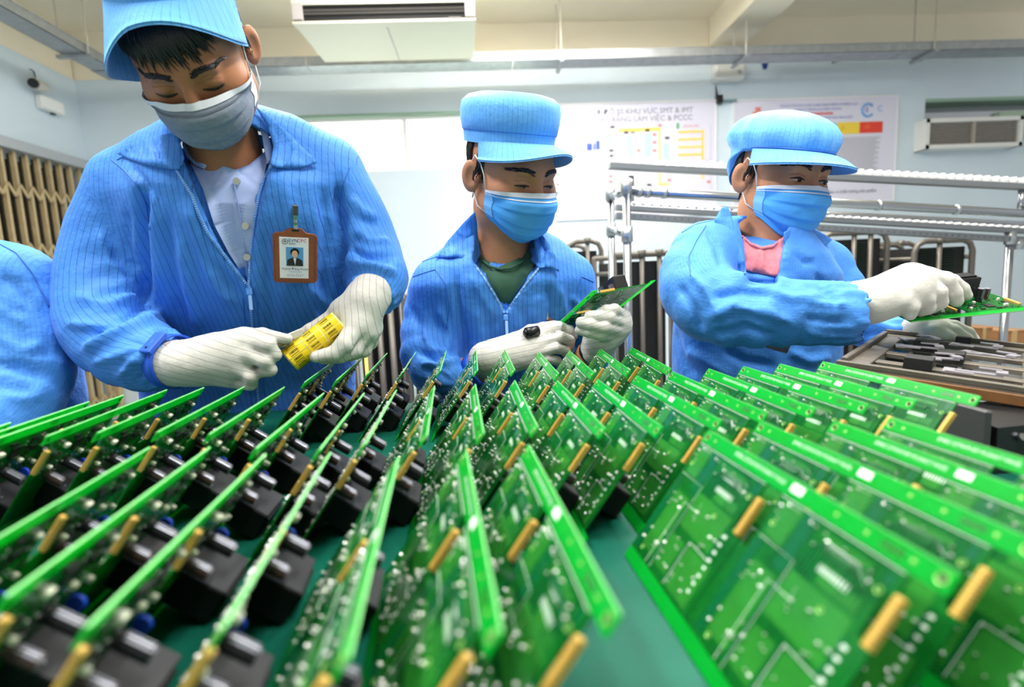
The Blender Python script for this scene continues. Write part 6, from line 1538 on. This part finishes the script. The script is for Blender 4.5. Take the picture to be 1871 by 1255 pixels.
trolley('steel trolley with a yellow rod between the tall and the inspecting worker', 640, 735, 548, 1.9, .03, bars=(668, 690, 712), round_top=False, depth=.3)
p = at(662, 570, 1.86); yr = thing('yellow_rod', 'slim yellow rod standing behind the tall worker beside a trolley', 'rod', (p.x, p.y, 0)); MB().cyl((p.x, p.y, 0.0), (p.x, p.y, p.z), .006, 10).build('rod', mat('yellow_rod', srgb(226, 206, 90), .4), yr, True); MB().cyl((p.x, p.y, 0), (p.x, p.y, .02), .03, 16).build('foot', M_black, yr, True)
# pale cabinet seen between the tall worker and the trolley
p = at(630, 650, 2.3); cbn = thing('steel_cabinet', 'pale grey steel cabinet low behind the tall worker', 'cabinet', (p.x-.35, 2.3, 0))
zt = at(420, 580, 2.3).z
MB().span((p.x-.75, 2.3, 0.06), (p.x+.06, 2.7, zt)).build('carcass', mat('cabinet_grey', srgb(196, 202, 208), .5), cbn)
for i in range(2): MB().span((p.x-.74+i*.40, 2.285, .08), (p.x-.35+i*.40, 2.3, zt-.02)).build('door', mat('cabinet_door', srgb(206, 211, 216), .45), cbn)
MB().span((p.x-.74, 2.32, 0), (p.x+.05, 2.68, .06)).build('plinth', M_black, cbn)
for x in (-.38, -.31): MB().box((p.x+x, 2.278, .6), (.012, .014, .10)).build('handle', M_chrome, cbn)
# cardboard boxes at the far right, on a low bench
M_card = mat('cardboard', srgb(178, 128, 84), .8, noise=.05)
z0 = at(1800, 640, 2.6).z; bx0 = at(1760, 640, 2.6).x
bn = thing('low_bench', 'low steel bench carrying cardboard boxes at the right', 'bench', (bx0+.4, 2.7, 0))
MB().span((bx0-.05, 2.5, z0-.03), (bx0+1.0, 2.95, z0)).build('bench_top', M_tsteel, bn)
for x in (bx0, bx0+.95):
    for y in (2.54, 2.91): MB().box((x, y, (z0-.03)/2), (.03, .03, z0-.03)).build('leg', M_tsteel, bn)
for i, (px0, px1, py, lb) in enumerate(((1768, 1800, 598, 'small brown cardboard box under the held panel'), (1812, 1866, 603, 'wide brown cardboard box right of the rack post'))):
    xa, xb = at(px0, 600, 2.6).x, at(px1, 600, 2.6).x; zt = at((px0+px1)/2, py, 2.6).z
    cb = thing('cardboard_box', lb, 'box', ((xa+xb)/2, 2.6, z0))
    MB().span((xa, 2.56, z0), (xb, 2.86, zt)).build('carton', M_card, cb)
    MB().span((xa, 2.555, zt-.002), ((xa+xb)/2-.002, 2.865, zt+.002)).build('flap', M_card, cb); MB().span(((xa+xb)/2+.002, 2.555, zt-.002), (xb, 2.865, zt+.002)).build('flap', M_card, cb)
    MB().span((xa+(xb-xa)*.42, 2.553, z0+.0), (xa+(xb-xa)*.58, 2.866, zt+.003)).build('tape', mat('tape_tan', srgb(204, 170, 120), .4), cb)
